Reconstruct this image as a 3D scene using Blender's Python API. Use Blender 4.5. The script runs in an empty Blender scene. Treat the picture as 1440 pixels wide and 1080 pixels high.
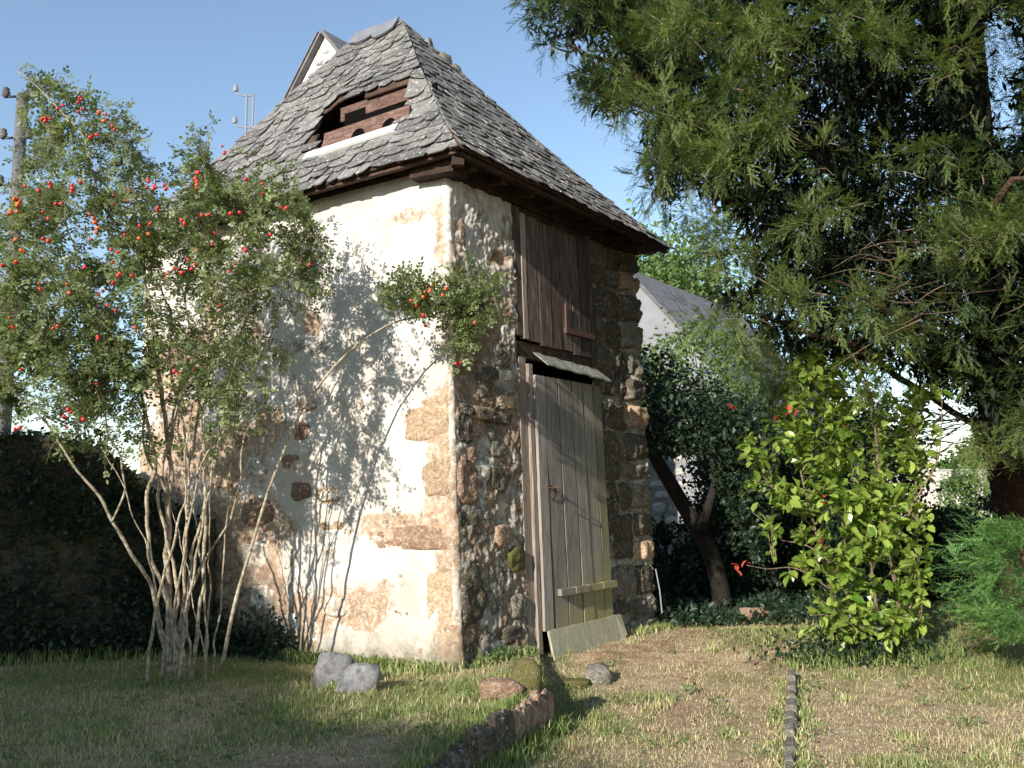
import bpy, bmesh, random
import numpy as np
from math import *
from mathutils import Vector, Matrix, noise as mn
random.seed(7); rng = np.random.default_rng(11)
S = bpy.context.scene
COL = S.collection
V3 = lambda *a: np.array(a, dtype=float)

# ------------------------------------------------------------------ camera, sky, sun
CAMP = V3(0, 0, 1.25); FPX = 1250.0
PITCH, ROLL = radians(8.2), radians(-1.0)
cam = bpy.data.cameras.new('camera'); camo = bpy.data.objects.new('camera', cam); COL.objects.link(camo)
cam.sensor_width = 36; cam.lens = 36 * FPX / 1440; cam.clip_end = 3000; cam.clip_start = .05
MW = Matrix.Translation(Vector(CAMP)) @ Matrix.Rotation(pi/2 + PITCH, 4, 'X') @ Matrix.Rotation(ROLL, 4, 'Z')
camo.matrix_world = MW; S.camera = camo
MR = np.array(MW.to_3x3())
SUNH = V3(-.541, -.847, 0); SUNH /= np.linalg.norm(SUNH)
SUN_EL = radians(23.0)
tosun = V3(SUNH[0]*cos(SUN_EL), SUNH[1]*cos(SUN_EL), sin(SUN_EL))
wd = bpy.data.worlds.new('World'); S.world = wd; wd.use_nodes = True
nt = wd.node_tree
sky = nt.nodes.new('ShaderNodeTexSky'); sky.sky_type = 'NISHITA'; sky.sun_disc = False
sky.sun_elevation = SUN_EL; sky.sun_rotation = atan2(SUNH[0], SUNH[1])
sky.air_density = 1.15; sky.dust_density = .1; sky.ozone_density = 1.3; sky.altitude = 200
bg = nt.nodes['Background']; bg.inputs[1].default_value = .128
nt.links.new(sky.outputs[0], bg.inputs[0])
sl = bpy.data.lights.new('sun', 'SUN'); sl.energy = 4.7; sl.angle = radians(.53); sl.color = (1, .94, .85)
so = bpy.data.objects.new('sun', sl); COL.objects.link(so)
so.rotation_euler = Vector(tosun).to_track_quat('Z', 'Y').to_euler()
S.view_settings.view_transform = 'Standard'; S.view_settings.look = 'None'
S.view_settings.exposure = .82; S.view_settings.gamma = 1; S.view_settings.use_curve_mapping = False
S.render.engine = 'CYCLES'

# ------------------------------------------------------------------ geometry of sight
def ray(px, py): return MR @ V3(px-720, 540-py, -FPX)
def PX(px, py, y):                       # point seen at a pixel, at distance y
    r = ray(px, py); return CAMP + r * (y/r[1])
def GP(px, py, z=0.):
    r = ray(px, py); return CAMP + r * ((z-CAMP[2])/r[2])
def onwall(px, py, C, n):
    r = ray(px, py); return CAMP + r * (((C-CAMP) @ n)/(r @ n))
def proj(P):
    q = (np.asarray(P)-CAMP) @ MR
    return 720 - FPX*q[..., 0]/q[..., 2], 540 + FPX*q[..., 1]/q[..., 2]

# ------------------------------------------------------------------ helpers: objects
WL = {}
def tag(o, label=None, cat=None, group=None, kind=None):
    if label: o['label'] = label
    if cat: o['category'] = cat
    if group: o['group'] = group
    if kind: o['kind'] = kind
    return o
def thing(name, loc, label, cat, group=None):
    o = bpy.data.objects.new(name, None); COL.objects.link(o); o.empty_display_size = .2
    o.location = Vector(loc); WL[o.name] = V3(*loc); return tag(o, label, cat, group)
def link(name, me, mat, parent, centre):
    o = bpy.data.objects.new(name, me); COL.objects.link(o)
    c = V3(*centre); base = WL[parent.name] if parent else V3(0, 0, 0)
    if parent: o.parent = parent
    o.location = Vector(c-base); WL[o.name] = c
    if mat is not None and not me.materials: me.materials.append(mat)
    return o
def build(name, V, F, mat, parent=None, smooth=False, centre=None, kind=None):
    V = np.asarray(V, dtype=float).reshape(-1, 3)
    c = V.mean(0) if centre is None else V3(*centre)
    me = bpy.data.meshes.new(name)
    me.from_pydata([tuple(v) for v in (V-c)], [], [tuple(f) for f in F]); me.update()
    if smooth: me.polygons.foreach_set('use_smooth', [True]*len(me.polygons))
    o = link(name, me, mat, parent, c)
    if kind: o['kind'] = kind
    return o
def build_np(name, V, T, mat, parent=None, col=None, smooth=False, centre=(0, 0, 0), kind=None, attr=None):
    V = np.asarray(V, dtype=np.float64)-V3(*centre); T = np.asarray(T, dtype=np.int32); k = T.shape[1]
    me = bpy.data.meshes.new(name)
    me.vertices.add(len(V)); me.vertices.foreach_set('co', V.astype(np.float32).ravel())
    me.loops.add(T.size); me.loops.foreach_set('vertex_index', T.ravel())
    me.polygons.add(len(T)); me.polygons.foreach_set('loop_start', np.arange(0, T.size, k, dtype=np.int32))
    try: me.polygons.foreach_set('loop_total', np.full(len(T), k, dtype=np.int32))
    except Exception: pass
    me.polygons.foreach_set('use_smooth', np.full(len(T), smooth))
    me.update(calc_edges=True)
    if col is not None:
        a = me.attributes.new('col', 'FLOAT_COLOR', 'FACE'); c4 = np.ones((len(T), 4), np.float32); c4[:, :3] = col
        a.data.foreach_set('color', c4.ravel())
    if attr is not None:
        for nme, val in attr.items():
            a = me.attributes.new(nme, 'FLOAT', 'POINT'); a.data.foreach_set('value', np.asarray(val, np.float32))
    o = link(name, me, mat, parent, centre)
    if kind: o['kind'] = kind
    return o
class MB:                                 # collects shapes that make ONE mesh
    def __init__(s): s.V = []; s.F = []; s.n = 0
    def add(s, V, F):
        s.V += [tuple(v) for v in V]; s.F += [tuple(i+s.n for i in f) for f in F]; s.n += len(V)
    def box(s, o, a, b, c):               # corner and three edge vectors
        o, a, b, c = map(np.asarray, (o, a, b, c))
        P = [o, o+a, o+a+b, o+b, o+c, o+a+c, o+a+b+c, o+b+c]
        F = [(3, 2, 1, 0), (4, 5, 6, 7), (0, 1, 5, 4), (1, 2, 6, 5), (2, 3, 7, 6), (3, 0, 4, 7)]
        if np.dot(np.cross(a, b), c) < 0: F = [f[::-1] for f in F]
        s.add(P, F); return s
    def tube(s, pts, rad, sides=7, cap=True):
        pts = [V3(*p) for p in pts]; n = len(pts)
        if np.isscalar(rad): rad = [rad]*n
        up = V3(0, 0, 1); V = []; F = []; prev = None
        for i, p in enumerate(pts):
            d = pts[min(i+1, n-1)]-pts[max(i-1, 0)]; d = d/(np.linalg.norm(d)+1e-9)
            if prev is None:
                u = np.cross(d, up if abs(d[2]) < .9 else V3(1, 0, 0))
            else: u = prev-d*(prev @ d)
            u /= np.linalg.norm(u)+1e-9; w = np.cross(d, u); prev = u
            for k in range(sides):
                a = 2*pi*k/sides; V.append(p+(u*cos(a)+w*sin(a))*rad[i])
        for i in range(n-1):
            for k in range(sides):
                a = i*sides+k; b = i*sides+(k+1) % sides
                F.append((a, b, b+sides, a+sides))
        if cap: F.append(tuple(range(sides))[::-1]); F.append(tuple((n-1)*sides+k for k in range(sides)))
        s.add(V, F); return s
    def build(s, name, mat, parent=None, smooth=False, kind=None, centre=None):
        return build(name, s.V, s.F, mat, parent, smooth, centre, kind)
def curve(P, n=12):                       # Catmull-Rom through points
    P = [V3(*p) for p in P]; P = [2*P[0]-P[1]]+P+[2*P[-1]-P[-2]]; out = []
    for i in range(1, len(P)-2):
        for t in np.linspace(0, 1, n, endpoint=False):
            a, b, c, d = P[i-1:i+3]
            out.append(.5*(2*b+(c-a)*t+(2*a-5*b+4*c-d)*t*t+(3*b-a-3*c+d)*t**3))
    out.append(P[-2]); return out
def fbm(x, y, z, o=4, s=1.):
    return mn.fractal(Vector((x*s, y*s, z*s)), 1.0, 2.0, o, noise_basis='PERLIN_ORIGINAL')
def vnoise(x, y, s, seed=0):              # fast value noise for arrays
    r = np.random.default_rng(seed).random((64, 64)); X = x*s; Y = y*s
    xi = np.floor(X).astype(int); yi = np.floor(Y).astype(int); fx = X-xi; fy = Y-yi
    fx = fx*fx*(3-2*fx); fy = fy*fy*(3-2*fy)
    g = lambda a, b: r[a % 64, b % 64]
    return (g(xi, yi)*(1-fx)+g(xi+1, yi)*fx)*(1-fy)+(g(xi, yi+1)*(1-fx)+g(xi+1, yi+1)*fx)*fy
def vf(x, y, s, seed=0): return (vnoise(x, y, s, seed)*.5+vnoise(x, y, s*2.1, seed+1)*.3+vnoise(x, y, s*4.3, seed+2)*.2)
def sstep(a, b, x): t = np.clip((x-a)/(b-a), 0, 1); return t*t*(3-2*t)

# ------------------------------------------------------------------ helpers: materials
class NM:
    def __init__(s, name):
        s.m = bpy.data.materials.new(name); s.m.use_nodes = True; s.t = s.m.node_tree; s.b = s.t.nodes['Principled BSDF']
        s.geo = s.t.nodes.new('ShaderNodeNewGeometry'); s.pos = s.geo.outputs['Position']
    def L(s, a, b): s.t.links.new(a, b)
    def map(s, scale=(1, 1, 1), rot=(0, 0, 0), src=None):
        n = s.t.nodes.new('ShaderNodeMapping'); n.inputs['Scale'].default_value = scale; n.inputs['Rotation'].default_value = rot
        s.L(src or s.pos, n.inputs[0]); return n.outputs[0]
    def noise(s, sc, det=6, rough=.6, vec=None, dist=0):
        n = s.t.nodes.new('ShaderNodeTexNoise'); n.inputs['Scale'].default_value = sc; n.inputs['Detail'].default_value = det
        n.inputs['Roughness'].default_value = rough; n.inputs['Distortion'].default_value = dist
        s.L(vec or s.pos, n.inputs['Vector']); return n.outputs['Fac']
    def vor(s, sc, vec=None, feat='F1', out='Distance'):
        n = s.t.nodes.new('ShaderNodeTexVoronoi'); n.feature = feat; n.inputs['Scale'].default_value = sc
        s.L(vec or s.pos, n.inputs['Vector']); return n.outputs[out]
    def ramp(s, f, stops):
        n = s.t.nodes.new('ShaderNodeValToRGB'); e = n.color_ramp.elements
        while len(e) > 1: e.remove(e[-1])
        for i, (p, c) in enumerate(stops):
            x = e[0] if i == 0 else e.new(p); x.position = p
            c = (c, c, c) if np.isscalar(c) else c; x.color = (*c, 1)
        s.L(f, n.inputs[0]); return n.outputs[0]
    def mix(s, f, a, b, mode='MIX'):
        n = s.t.nodes.new('ShaderNodeMix'); n.data_type = 'RGBA'; n.blend_type = mode
        for v, i in ((f, 0), (a, 6), (b, 7)):
            if isinstance(v, (int, float)): n.inputs[i].default_value = v if i == 0 else (v, v, v, 1)
            elif isinstance(v, tuple): n.inputs[i].default_value = (*v, 1)
            else: s.L(v, n.inputs[i])
        return n.outputs[2]
    def math(s, op, a, b=0.):
        n = s.t.nodes.new('ShaderNodeMath'); n.operation = op
        for i, v in enumerate((a, b)):
            if isinstance(v, (int, float)): n.inputs[i].default_value = v
            else: s.L(v, n.inputs[i])
        return n.outputs[0]
    def attr(s, name, out='Color'):
        n = s.t.nodes.new('ShaderNodeAttribute'); n.attribute_name = name; return n.outputs[out]
    def rnd(s): return s.t.nodes.new('ShaderNodeObjectInfo').outputs['Random']
    def bump(s, h, st=.5, d=.01):
        n = s.t.nodes.new('ShaderNodeBump'); n.inputs['Strength'].default_value = st; n.inputs['Distance'].default_value = d
        s.L(h, n.inputs['Height']); s.L(n.outputs[0], s.b.inputs['Normal']); return n
    def out(s, col, rough=.85, spec=.3):
        if isinstance(col, tuple): s.b.inputs['Base Color'].default_value = (*col, 1)
        else: s.L(col, s.b.inputs['Base Color'])
        s.b.inputs['Roughness'].default_value = rough; s.b.inputs['Specular IOR Level'].default_value = spec
        return s.m
def stone_mat(name, c1, c2, c3, sc=9, lichen=.0, moss=0.):
    n = NM(name); a = n.noise(sc, 8, .65); b = n.noise(sc*6, 6, .7)
    c = n.ramp(a, [(.3, c1), (.52, c2), (.72, c3)])
    c = n.mix(n.ramp(b, [(.35, 1.), (.7, 0.)]), c, tuple(x*.55 for x in c1))
    r = n.rnd(); c = n.mix(1., c, n.ramp(r, [(0, .75), (1, 1.15)]), 'MULTIPLY')
    if lichen: c = n.mix(n.math('MULTIPLY', n.ramp(n.noise(sc*3.1, 5, .7), [(.55, 0.), (.66, 1.)]), lichen), c, (.55, .53, .45))
    if moss: c = n.mix(n.math('MULTIPLY', n.ramp(n.noise(sc*.9, 5, .7), [(.45, 0.), (.6, 1.)]), moss), c, (.10, .10, .03))
    h = n.mix(.5, n.noise(sc*2.5, 8, .75), n.vor(sc*7)); n.bump(h, .7, .02)
    return n.out(c, .92, .2)
def leaf_mat(name, c1, c2, rough=.45, trans=.35, tcol=None, spec=.4, use_col=False, obj=False):
    n = NM(name)
    f = n.attr('rnd', 'Fac') if not obj else n.rnd()
    if use_col: c = n.attr('col')
    else: c = n.ramp(f, [(0, c1), (1, c2)])
    c = n.mix(.35, c, n.ramp(n.noise(60, 3), [(.3, .55), (.7, 1.25)]), 'MULTIPLY')
    n.out(c, rough, spec)
    tr = n.t.nodes.new('ShaderNodeBsdfTranslucent')
    tc = n.mix(1., c, tcol or (1.5, 1.6, .7), 'MULTIPLY'); n.L(tc, tr.inputs[0])
    mx = n.t.nodes.new('ShaderNodeMixShader'); mx.inputs[0].default_value = trans
    n.L(n.b.outputs[0], mx.inputs[1]); n.L(tr.outputs[0], mx.inputs[2])
    n.L(mx.outputs[0], n.t.nodes['Material Output'].inputs[0]); return n.m
def wood_mat(name, c1, c2, c3, moss=0., sc=1., bumpst=.6, stretch=(14, 14, .9)):
    n = NM(name); v = n.map(tuple(x*sc for x in stretch)); a = n.noise(3.2, 8, .65, v, .6); b = n.noise(10, 5, .7, v)
    c = n.ramp(a, [(.28, c1), (.5, c2), (.72, c3)])
    c = n.mix(n.ramp(b, [(.3, .8), (.45, 0.)]), c, tuple(x*.35 for x in c1))
    c = n.mix(1., c, n.ramp(n.rnd(), [(0, .6), (1, 1.2)]), 'MULTIPLY')
    if moss:
        sx = n.t.nodes.new('ShaderNodeSeparateXYZ'); n.L(n.pos, sx.inputs[0])
        low = n.math('ADD', n.ramp(n.math('MULTIPLY', n.math('SUBTRACT', sx.outputs[0], .25), 1.1), [(0, 0.), (1, .85)]),
                     n.ramp(n.math('MULTIPLY', sx.outputs[2], .5), [(0, .75), (.45, 0.)]))
        f = n.math('MULTIPLY', n.ramp(n.math('MULTIPLY', low, n.ramp(n.noise(5, 6, .7), [(.25, .55), (.7, 1.)])), [(.3, 0.), (.75, 1.)]), moss)
        c = n.mix(f, c, n.mix(b, (.17, .15, .06), (.34, .31, .16)))
    n.bump(n.mix(.5, a, b), bumpst, .012); return n.out(c, .85, .2)

M = {}
# plaster wall: cream lime plaster, brown earth where it has fallen off (attribute 'bare'), darker aged side, plus shade painted low on the left (attribute 'age')
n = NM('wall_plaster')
bare = n.attr('bare', 'Fac'); age_shade = n.attr('age', 'Fac')
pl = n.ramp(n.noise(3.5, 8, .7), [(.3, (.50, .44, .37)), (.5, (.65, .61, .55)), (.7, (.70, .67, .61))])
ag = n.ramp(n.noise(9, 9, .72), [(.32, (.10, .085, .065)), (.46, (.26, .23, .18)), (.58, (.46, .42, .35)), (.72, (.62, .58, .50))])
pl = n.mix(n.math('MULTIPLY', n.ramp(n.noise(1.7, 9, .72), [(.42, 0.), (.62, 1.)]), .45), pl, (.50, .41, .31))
pl = n.mix(age_shade, pl, ag)
pl = n.mix(n.ramp(n.vor(55), [(.0, .75), (.16, 0.)]), pl, n.mix(age_shade, (.45, .35, .25), (.08, .065, .05)))
br = n.ramp(n.noise(14, 8, .7), [(.3, (.20, .125, .075)), (.5, (.43, .30, .20)), (.7, (.60, .47, .34))])
br = n.mix(age_shade, br, n.mix(1., br, (.5, .47, .45), 'MULTIPLY'))
br = n.mix(n.ramp(n.noise(23, 7, .75), [(.52, 0.), (.6, .8)]), br, pl)
c = n.mix(n.ramp(n.math('ADD', bare, n.math('MULTIPLY', n.math('SUBTRACT', n.noise(30, 5, .7), .5), .9)), [(.42, 0.), (.56, 1.)]), pl, br)
c = n.mix(n.ramp(n.math('MULTIPLY', n.attr('damp', 'Fac'), n.noise(7, 6, .7)), [(.25, 0.), (.6, .85)]), c, (.12, .11, .055))
n.bump(n.mix(.4, n.noise(55, 9, .8), n.noise(14, 8, .7)), .8, .03); M['wall'] = n.out(c, .95, .15)
M['ochre'] = stone_mat('ochre_stone', (.42, .28, .17), (.60, .44, .29), (.74, .62, .48), 7, .35)
M['redstone'] = stone_mat('red_stone', (.26, .15, .095), (.43, .29, .20), (.62, .50, .39), 8, .35)
M['grey'] = stone_mat('grey_stone', (.16, .135, .11), (.29, .255, .215), (.46, .42, .36), 9, .5, .3)
M['dark'] = stone_mat('dark_stone', (.075, .055, .042), (.16, .13, .10), (.31, .265, .21), 9, .45, .25)
n = NM('limed_stone'); a_ = n.noise(11, 8, .7); c = n.ramp(a_, [(.3, (.20, .16, .12)), (.5, (.36, .30, .235)), (.7, (.50, .43, .34))])
c = n.mix(n.ramp(n.noise(17, 7, .75), [(.47, 0.), (.58, 1.)]), c, (.70, .65, .56)); n.bump(n.noise(40, 8, .75), .6, .02); M['limed'] = n.out(c, .95, .15)
M['basalt'] = stone_mat('basalt', (.20, .195, .19), (.26, .255, .25), (.33, .325, .32), 3, .06)
M['gdark'] = stone_mat('shaded_stone', (.03, .026, .022), (.065, .058, .05), (.13, .115, .10), 8, .1, .35)  # stone with the garden wall's shade put into its colour
M['gred'] = stone_mat('purple_stone', (.05, .03, .027), (.11, .07, .06), (.19, .13, .11), 8, .1, .3)  # purplish stone, darkened for the same shade
M['moss'] = stone_mat('mossy_stone', (.10, .085, .03), (.19, .16, .06), (.26, .20, .12), 12, .15, .9)
M['white_st'] = stone_mat('white_stone', (.45, .44, .41), (.62, .60, .56), (.74, .72, .68), 3, .2)
M['plank'] = wood_mat('weathered_plank', (.13, .11, .095), (.25, .22, .195), (.36, .325, .285), .95)
M['oldplank'] = wood_mat('dark_old_plank', (.025, .018, .015), (.085, .06, .048), (.24, .195, .165), .0, 1.3)  # dark brown boards, darkened further for the eave's shadow
M['kick'] = wood_mat('grey_kick_board', (.20, .18, .14), (.38, .35, .28), (.48, .46, .38), .45)
M['jamb'] = wood_mat('jamb_wood', (.11, .08, .065), (.27, .215, .175), (.42, .36, .30), .35)
M['beam'] = wood_mat('eave_beam', (.025, .016, .012), (.06, .036, .026), (.12, .075, .055), 0, 1, .6, (3, 3, 3))
M['redwood'] = wood_mat('red_loft_board', (.055, .03, .023), (.125, .072, .055), (.22, .15, .12), 0, 1, .7, (3, 3, 14))
M['sheet'] = stone_mat('zinc_board', (.30, .30, .28), (.42, .42, .38), (.5, .5, .47), 5, .1, .6)
M['sillw'] = NM('pale_sill').out((.62, .62, .60), .6)
M['iron'] = NM('rusty_iron').out((.09, .045, .03), .7, .4)
M['black'] = NM('dark_inside').out((.006, .005, .005), 1, 0)  # near black colour stands in for the unlit inside
# slate
n = NM('slate'); r = n.rnd(); fa = n.attr('col')
c = n.ramp(n.noise(7, 7, .7), [(.3, (.085, .08, .074)), (.55, (.15, .143, .132)), (.75, (.22, .21, .195))])
c = n.mix(1., c, n.ramp(r, [(0, .62), (.5, 1.), (1, 1.35)]), 'MULTIPLY')
c = n.mix(n.ramp(n.noise(26, 5, .7), [(.56, 0.), (.64, .9)]), c, (.48, .45, .38))
c = n.mix(n.ramp(n.noise(13, 5, .7, n.map((1, 1, 1), (0, 0, 1))), [(.62, 0.), (.72, .6)]), c, (.22, .15, .09))
n.bump(n.noise(30, 8, .7), .4, .012); M['slate'] = n.out(c, .62, .4)
n = NM('smooth_slate'); M['slab'] = n.out(n.ramp(n.noise(4, 5), [(.3, (.13, .13, .145)), (.7, (.20, .20, .22))]), .5, .4)
M['bark'] = stone_mat('yew_bark', (.045, .024, .017), (.10, .052, .036), (.18, .105, .07), 6)
n = NM('rose_cane'); c = n.ramp(n.noise(25, 6, .7), [(.36, (.11, .085, .055)), (.5, (.32, .26, .18)), (.66, (.50, .44, .34))]); n.bump(n.noise(40, 4), .5, .01)
M['cane'] = n.out(c, .8, .2)
M['twig'] = stone_mat('dead_twig', (.16, .11, .07), (.30, .22, .15), (.42, .33, .24), 10)
M['darkbark'] = stone_mat('dark_bark', (.02, .016, .013), (.04, .034, .028), (.07, .06, .05), 8)  # bark darkened to stand in for the deep shade behind the tower
M['hip'] = NM('rose_hip').out((.50, .022, .018), .3, .5)
M['hipo'] = NM('orange_hip').out((.58, .10, .02), .35, .5)
M['rleaf'] = leaf_mat('rose_leaf', (.07, .10, .035), (.26, .30, .14), .42, .3)
M['rleafo'] = leaf_mat('rose_leaf_single', (.09, .13, .045), (.29, .34, .16), .42, .3, obj=True)
M['qleaf'] = leaf_mat('quince_leaf', (.08, .15, .02), (.34, .43, .09), .30, .4, spec=.5)
M['qleafo'] = leaf_mat('quince_leaf_single', (.09, .17, .02), (.36, .45, .09), .30, .4, spec=.5, obj=True)
M['qred'] = leaf_mat('red_leaf', (.45, .06, .04), (.55, .12, .06), .4, .4, (1.4, .8, .6), obj=True)
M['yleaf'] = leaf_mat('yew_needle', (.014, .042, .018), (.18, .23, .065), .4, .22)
M['yold'] = leaf_mat('old_yew_needle', (.006, .013, .006), (.018, .03, .013), .6, .06)  # shade of the crown's inside put into the needle colour
M['yyoung'] = leaf_mat('young_yew_needle', (.08, .19, .05), (.22, .36, .11), .38, .25)  # fresh green, brightened to make up for the big yew's shade
M['dleaf'] = leaf_mat('dark_shrub_leaf', (.012, .028, .014), (.03, .055, .026), .45, .2)  # leaf green darkened for the deep shade behind the tower
M['tleaf'] = leaf_mat('far_tree_leaf', (.06, .11, .03), (.15, .22, .06), .5, .25)
M['grass'] = leaf_mat('grass_blade', (0, 0, 0), (1, 1, 1), .6, .25, (1.2, 1.2, .9), .2, use_col=True)
# ground: trodden straw, soil, short green
n = NM('lawn_ground')
a = n.noise(1.3, 6, .65); b = n.mix(.5, n.noise(40, 8, .7), n.noise(6, 8, .7, n.map((1, 1.6, 1)), 1.))
c = n.ramp(b, [(.36, (.17, .105, .065)), (.5, (.34, .25, .155)), (.62, (.50, .41, .27))])
c = n.mix(n.ramp(n.noise(2.4, 8, .7), [(.5, 0.), (.62, .7)]), c, (.22, .125, .08))
g = n.ramp(b, [(.3, (.09, .08, .035)), (.55, (.20, .18, .085)), (.7, (.32, .30, .16))])
c = n.mix(n.ramp(n.attr('green', 'Fac'), [(.35, 0.), (.65, .9)]), c, g)
n.bump(b, .9, .03); M['ground'] = n.out(c, .95, .1)

# ------------------------------------------------------------------ house frame
R = V3(.61962, .78490, 0); L = V3(-.85405, .52020, 0)
nR = V3(.78490, -.61962, 0); nL = V3(-.52020, -.85405, 0)
C0 = GP(645, 945, 0.); WID, DEP = 3.17, 4.05; HZ = 4.22
LEAN = .016
def wall_pt(C, d, nn, s, z, off=0.): p = C+d*s+nn*off; return V3(p[0]-LEAN*z, p[1], z)
def RW(s, z, off=0.): return wall_pt(C0, R, nR, s, z, off)
def LWp(s, z, off=0.): return wall_pt(C0, L, nL, s, z, off)
def r_sz(px, py): p = onwall(px, py, C0, nR); return (p-C0) @ R+LEAN*p[2]*R[0]/1., p[2]
def l_sz(px, py): p = onwall(px, py, C0, nL); return (p-C0) @ L+LEAN*p[2]*L[0], p[2]

# ------------------------------------------------------------------ ground
KA, KB = V3(.20, 6.25, 0), V3(-.62, 4.25, 0)       # left kerb: house end, camera end
KD = (KA-KB)/np.linalg.norm(KA-KB)
door_foot = C0+R*1.0+nR*.05
def kerb_x(y):                                      # x of the step between left lawn and path
    y = np.asarray(y, float)
    a = KA[0]+(y-KA[1])*KD[0]/KD[1]
    b = KA[0]+(y-KA[1])*(door_foot[0]-KA[0])/(door_foot[1]-KA[1])
    return np.where(y < KA[1], a, b)
def gz(x, y):
    x = np.asarray(x, float); y = np.asarray(y, float)
    kx = kerb_x(y)
    lawn = .0+.05*np.exp(-((x-kx)**2)/.3)*sstep(4.5, 6.2, y)-.12*sstep(5.5, 2.5, y)
    path = -.19+.19*sstep(6.3, 9.3, y)+.03*sstep(1.2, 3., x)
    st = sstep(kx-.02, kx+.03, x)
    st = st*(1-sstep(7.9, 8.6, y))+(y > 8.3)*sstep(7.9, 8.6, y)*1.
    z = lawn*(1-st)+path*st
    z = z+.03*(vf(x, y, .9, 3)-.5)+.018*(vf(x, y, 5, 9)-.5)
    far = np.hypot(x, y)
    return z+sstep(30, 200, far)*2.*(vf(x, y, .02, 5))
def axis(lo, hi, st, ext):
    c = list(np.arange(lo, hi, st)); s_ = st
    while c[-1] < ext: s_ *= 1.18; c.append(c[-1]+s_)
    s_ = st; f = []
    x = c[0]
    while x > -ext: s_ *= 1.18; x -= s_; f.append(x)
    return np.array(f[::-1]+c)
gx = axis(-5.2, 6.2, .045, 900); gy = axis(3.6, 11.5, .045, 900)
X, Y = np.meshgrid(gx, gy); Z = gz(X, Y)
nx, ny = len(gx), len(gy)
idx = np.arange(nx*ny).reshape(ny, nx)
Fq = np.stack([idx[:-1, :-1], idx[:-1, 1:], idx[1:, 1:], idx[1:, :-1]], -1).reshape(-1, 4)
def greenness(x, y):
    kx = kerb_x(y)
    g = vf(x, y, .8, 21)*.9+vf(x, y, 2.7, 22)*.45-.20
    left = x < kx
    g = g+np.where(left, .10, -.02)
    g = g+.30*sstep(3.0, 4.2, x)*sstep(5.5, 7.5, y)+.22*np.exp(-((x-kx-.15)/.14)**2)
    g = g-.15*np.exp(-(((x-1.)**2)/1.+((y-5.5)**2)/1.5))
    return g
grd = build_np('ground', np.stack([X, Y, Z], -1).reshape(-1, 3), Fq, M['ground'], smooth=True, kind='structure',
               attr={'green': greenness(X, Y).ravel()})

# ------------------------------------------------------------------ the dovecote tower
tower = thing('dovecote_tower', tuple(C0+R*1.5+L*2), 'old square stone tower with lime plaster, slate hip roof and tall plank door', 'dovecote')
def smask(s, z, s0, z0, rs, rz):
    return np.exp(-(((s-s0)/rs)**2+((z-z0)/rz)**2)**1.5)
hollR = [((668, 500), (30, 58), .085), ((697, 588), (28, 22), .07), ((708, 362), (9, 10), .08), ((660, 900), (14, 30), .05), ((655, 300), (14, 22), .02),
         ((648, 690), (12, 60), .02), ((700, 905), (16, 16), .05)]
hollR = [(r_sz(*c), (abs(r_sz(c[0]+w[0], c[1])[0]-r_sz(*c)[0]), w[1]/1250*8.), d) for c, w, d in hollR]
hollL = [((439, 457), (11, 17), .09), ((432, 571), (15, 8), .05), ((600, 735), (60, 18), .0), ((372, 735), (26, 26), .03), ((464, 697), (18, 10), .03),
         ((360, 470), (12, 14), .05), ((500, 870), (9, 7), .03), ((470, 850), (25, 30), .02)]
hollL = [(l_sz(*c), (abs(l_sz(c[0]+w[0], c[1])[0]-l_sz(*c)[0]), w[1]/1250*8.), d) for c, w, d in hollL]
# bare patches on the left face
bareL = [((575, 308), (48, 14)), ((632, 300), (18, 62)), ((605, 592), (40, 30)), ((585, 745), (75, 28)), ((340, 650), (50, 60)), ((330, 760), (60, 70)),
         ((250, 520), (60, 60)), ((430, 860), (60, 40)), ((300, 430), (20, 50)), ((630, 840), (14, 60)), ((640, 480), (12, 60)), ((624, 700), (26, 170)), ((520, 850), (40, 30)), ((230, 640), (90, 60)),
         ((420, 745), (30, 24)), ((385, 590), (22, 30))]
bareL = [(l_sz(*c), (abs(l_sz(c[0]+w[0], c[1])[0]-l_sz(*c)[0]), w[1]/1250*8.)) for c, w in bareL]
OPS0, OPS1, OPZ = .885, 2.20, -.05
cr = .04
cols = []   # (x, y, nx, ny, sL, sR)
for s in np.arange(DEP, cr+.02, -.032): cols.append((C0+L*s, nL, s, -1))
for k in range(7):
    t = k/6; a = nL*(1-t)+nR*t; a /= np.linalg.norm(a); cc = C0+L*cr+R*cr+0; cols.append((cc+a*cr*1.02, a, 0., 0.))
for s in list(np.arange(cr+.01, .9, .0105))+list(np.arange(.9, WID-cr, .0155)): cols.append((C0+R*s, nR, -1, s))
nB = -nL
for k in range(5):
    t = k/4; a = nR*(1-t)+nB*t; a /= np.linalg.norm(a); cc = C0+R*(WID-cr)+L*cr; cols.append((cc+a*cr, a, -1, WID))
for s in np.arange(cr+.1, DEP, .2): cols.append((C0+R*WID+L*s, nB, -9, -9))
rows = np.arange(-.45, HZ, .015)
Vw = []; bareA = []; age_shadeA = []; dampA = []
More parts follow.
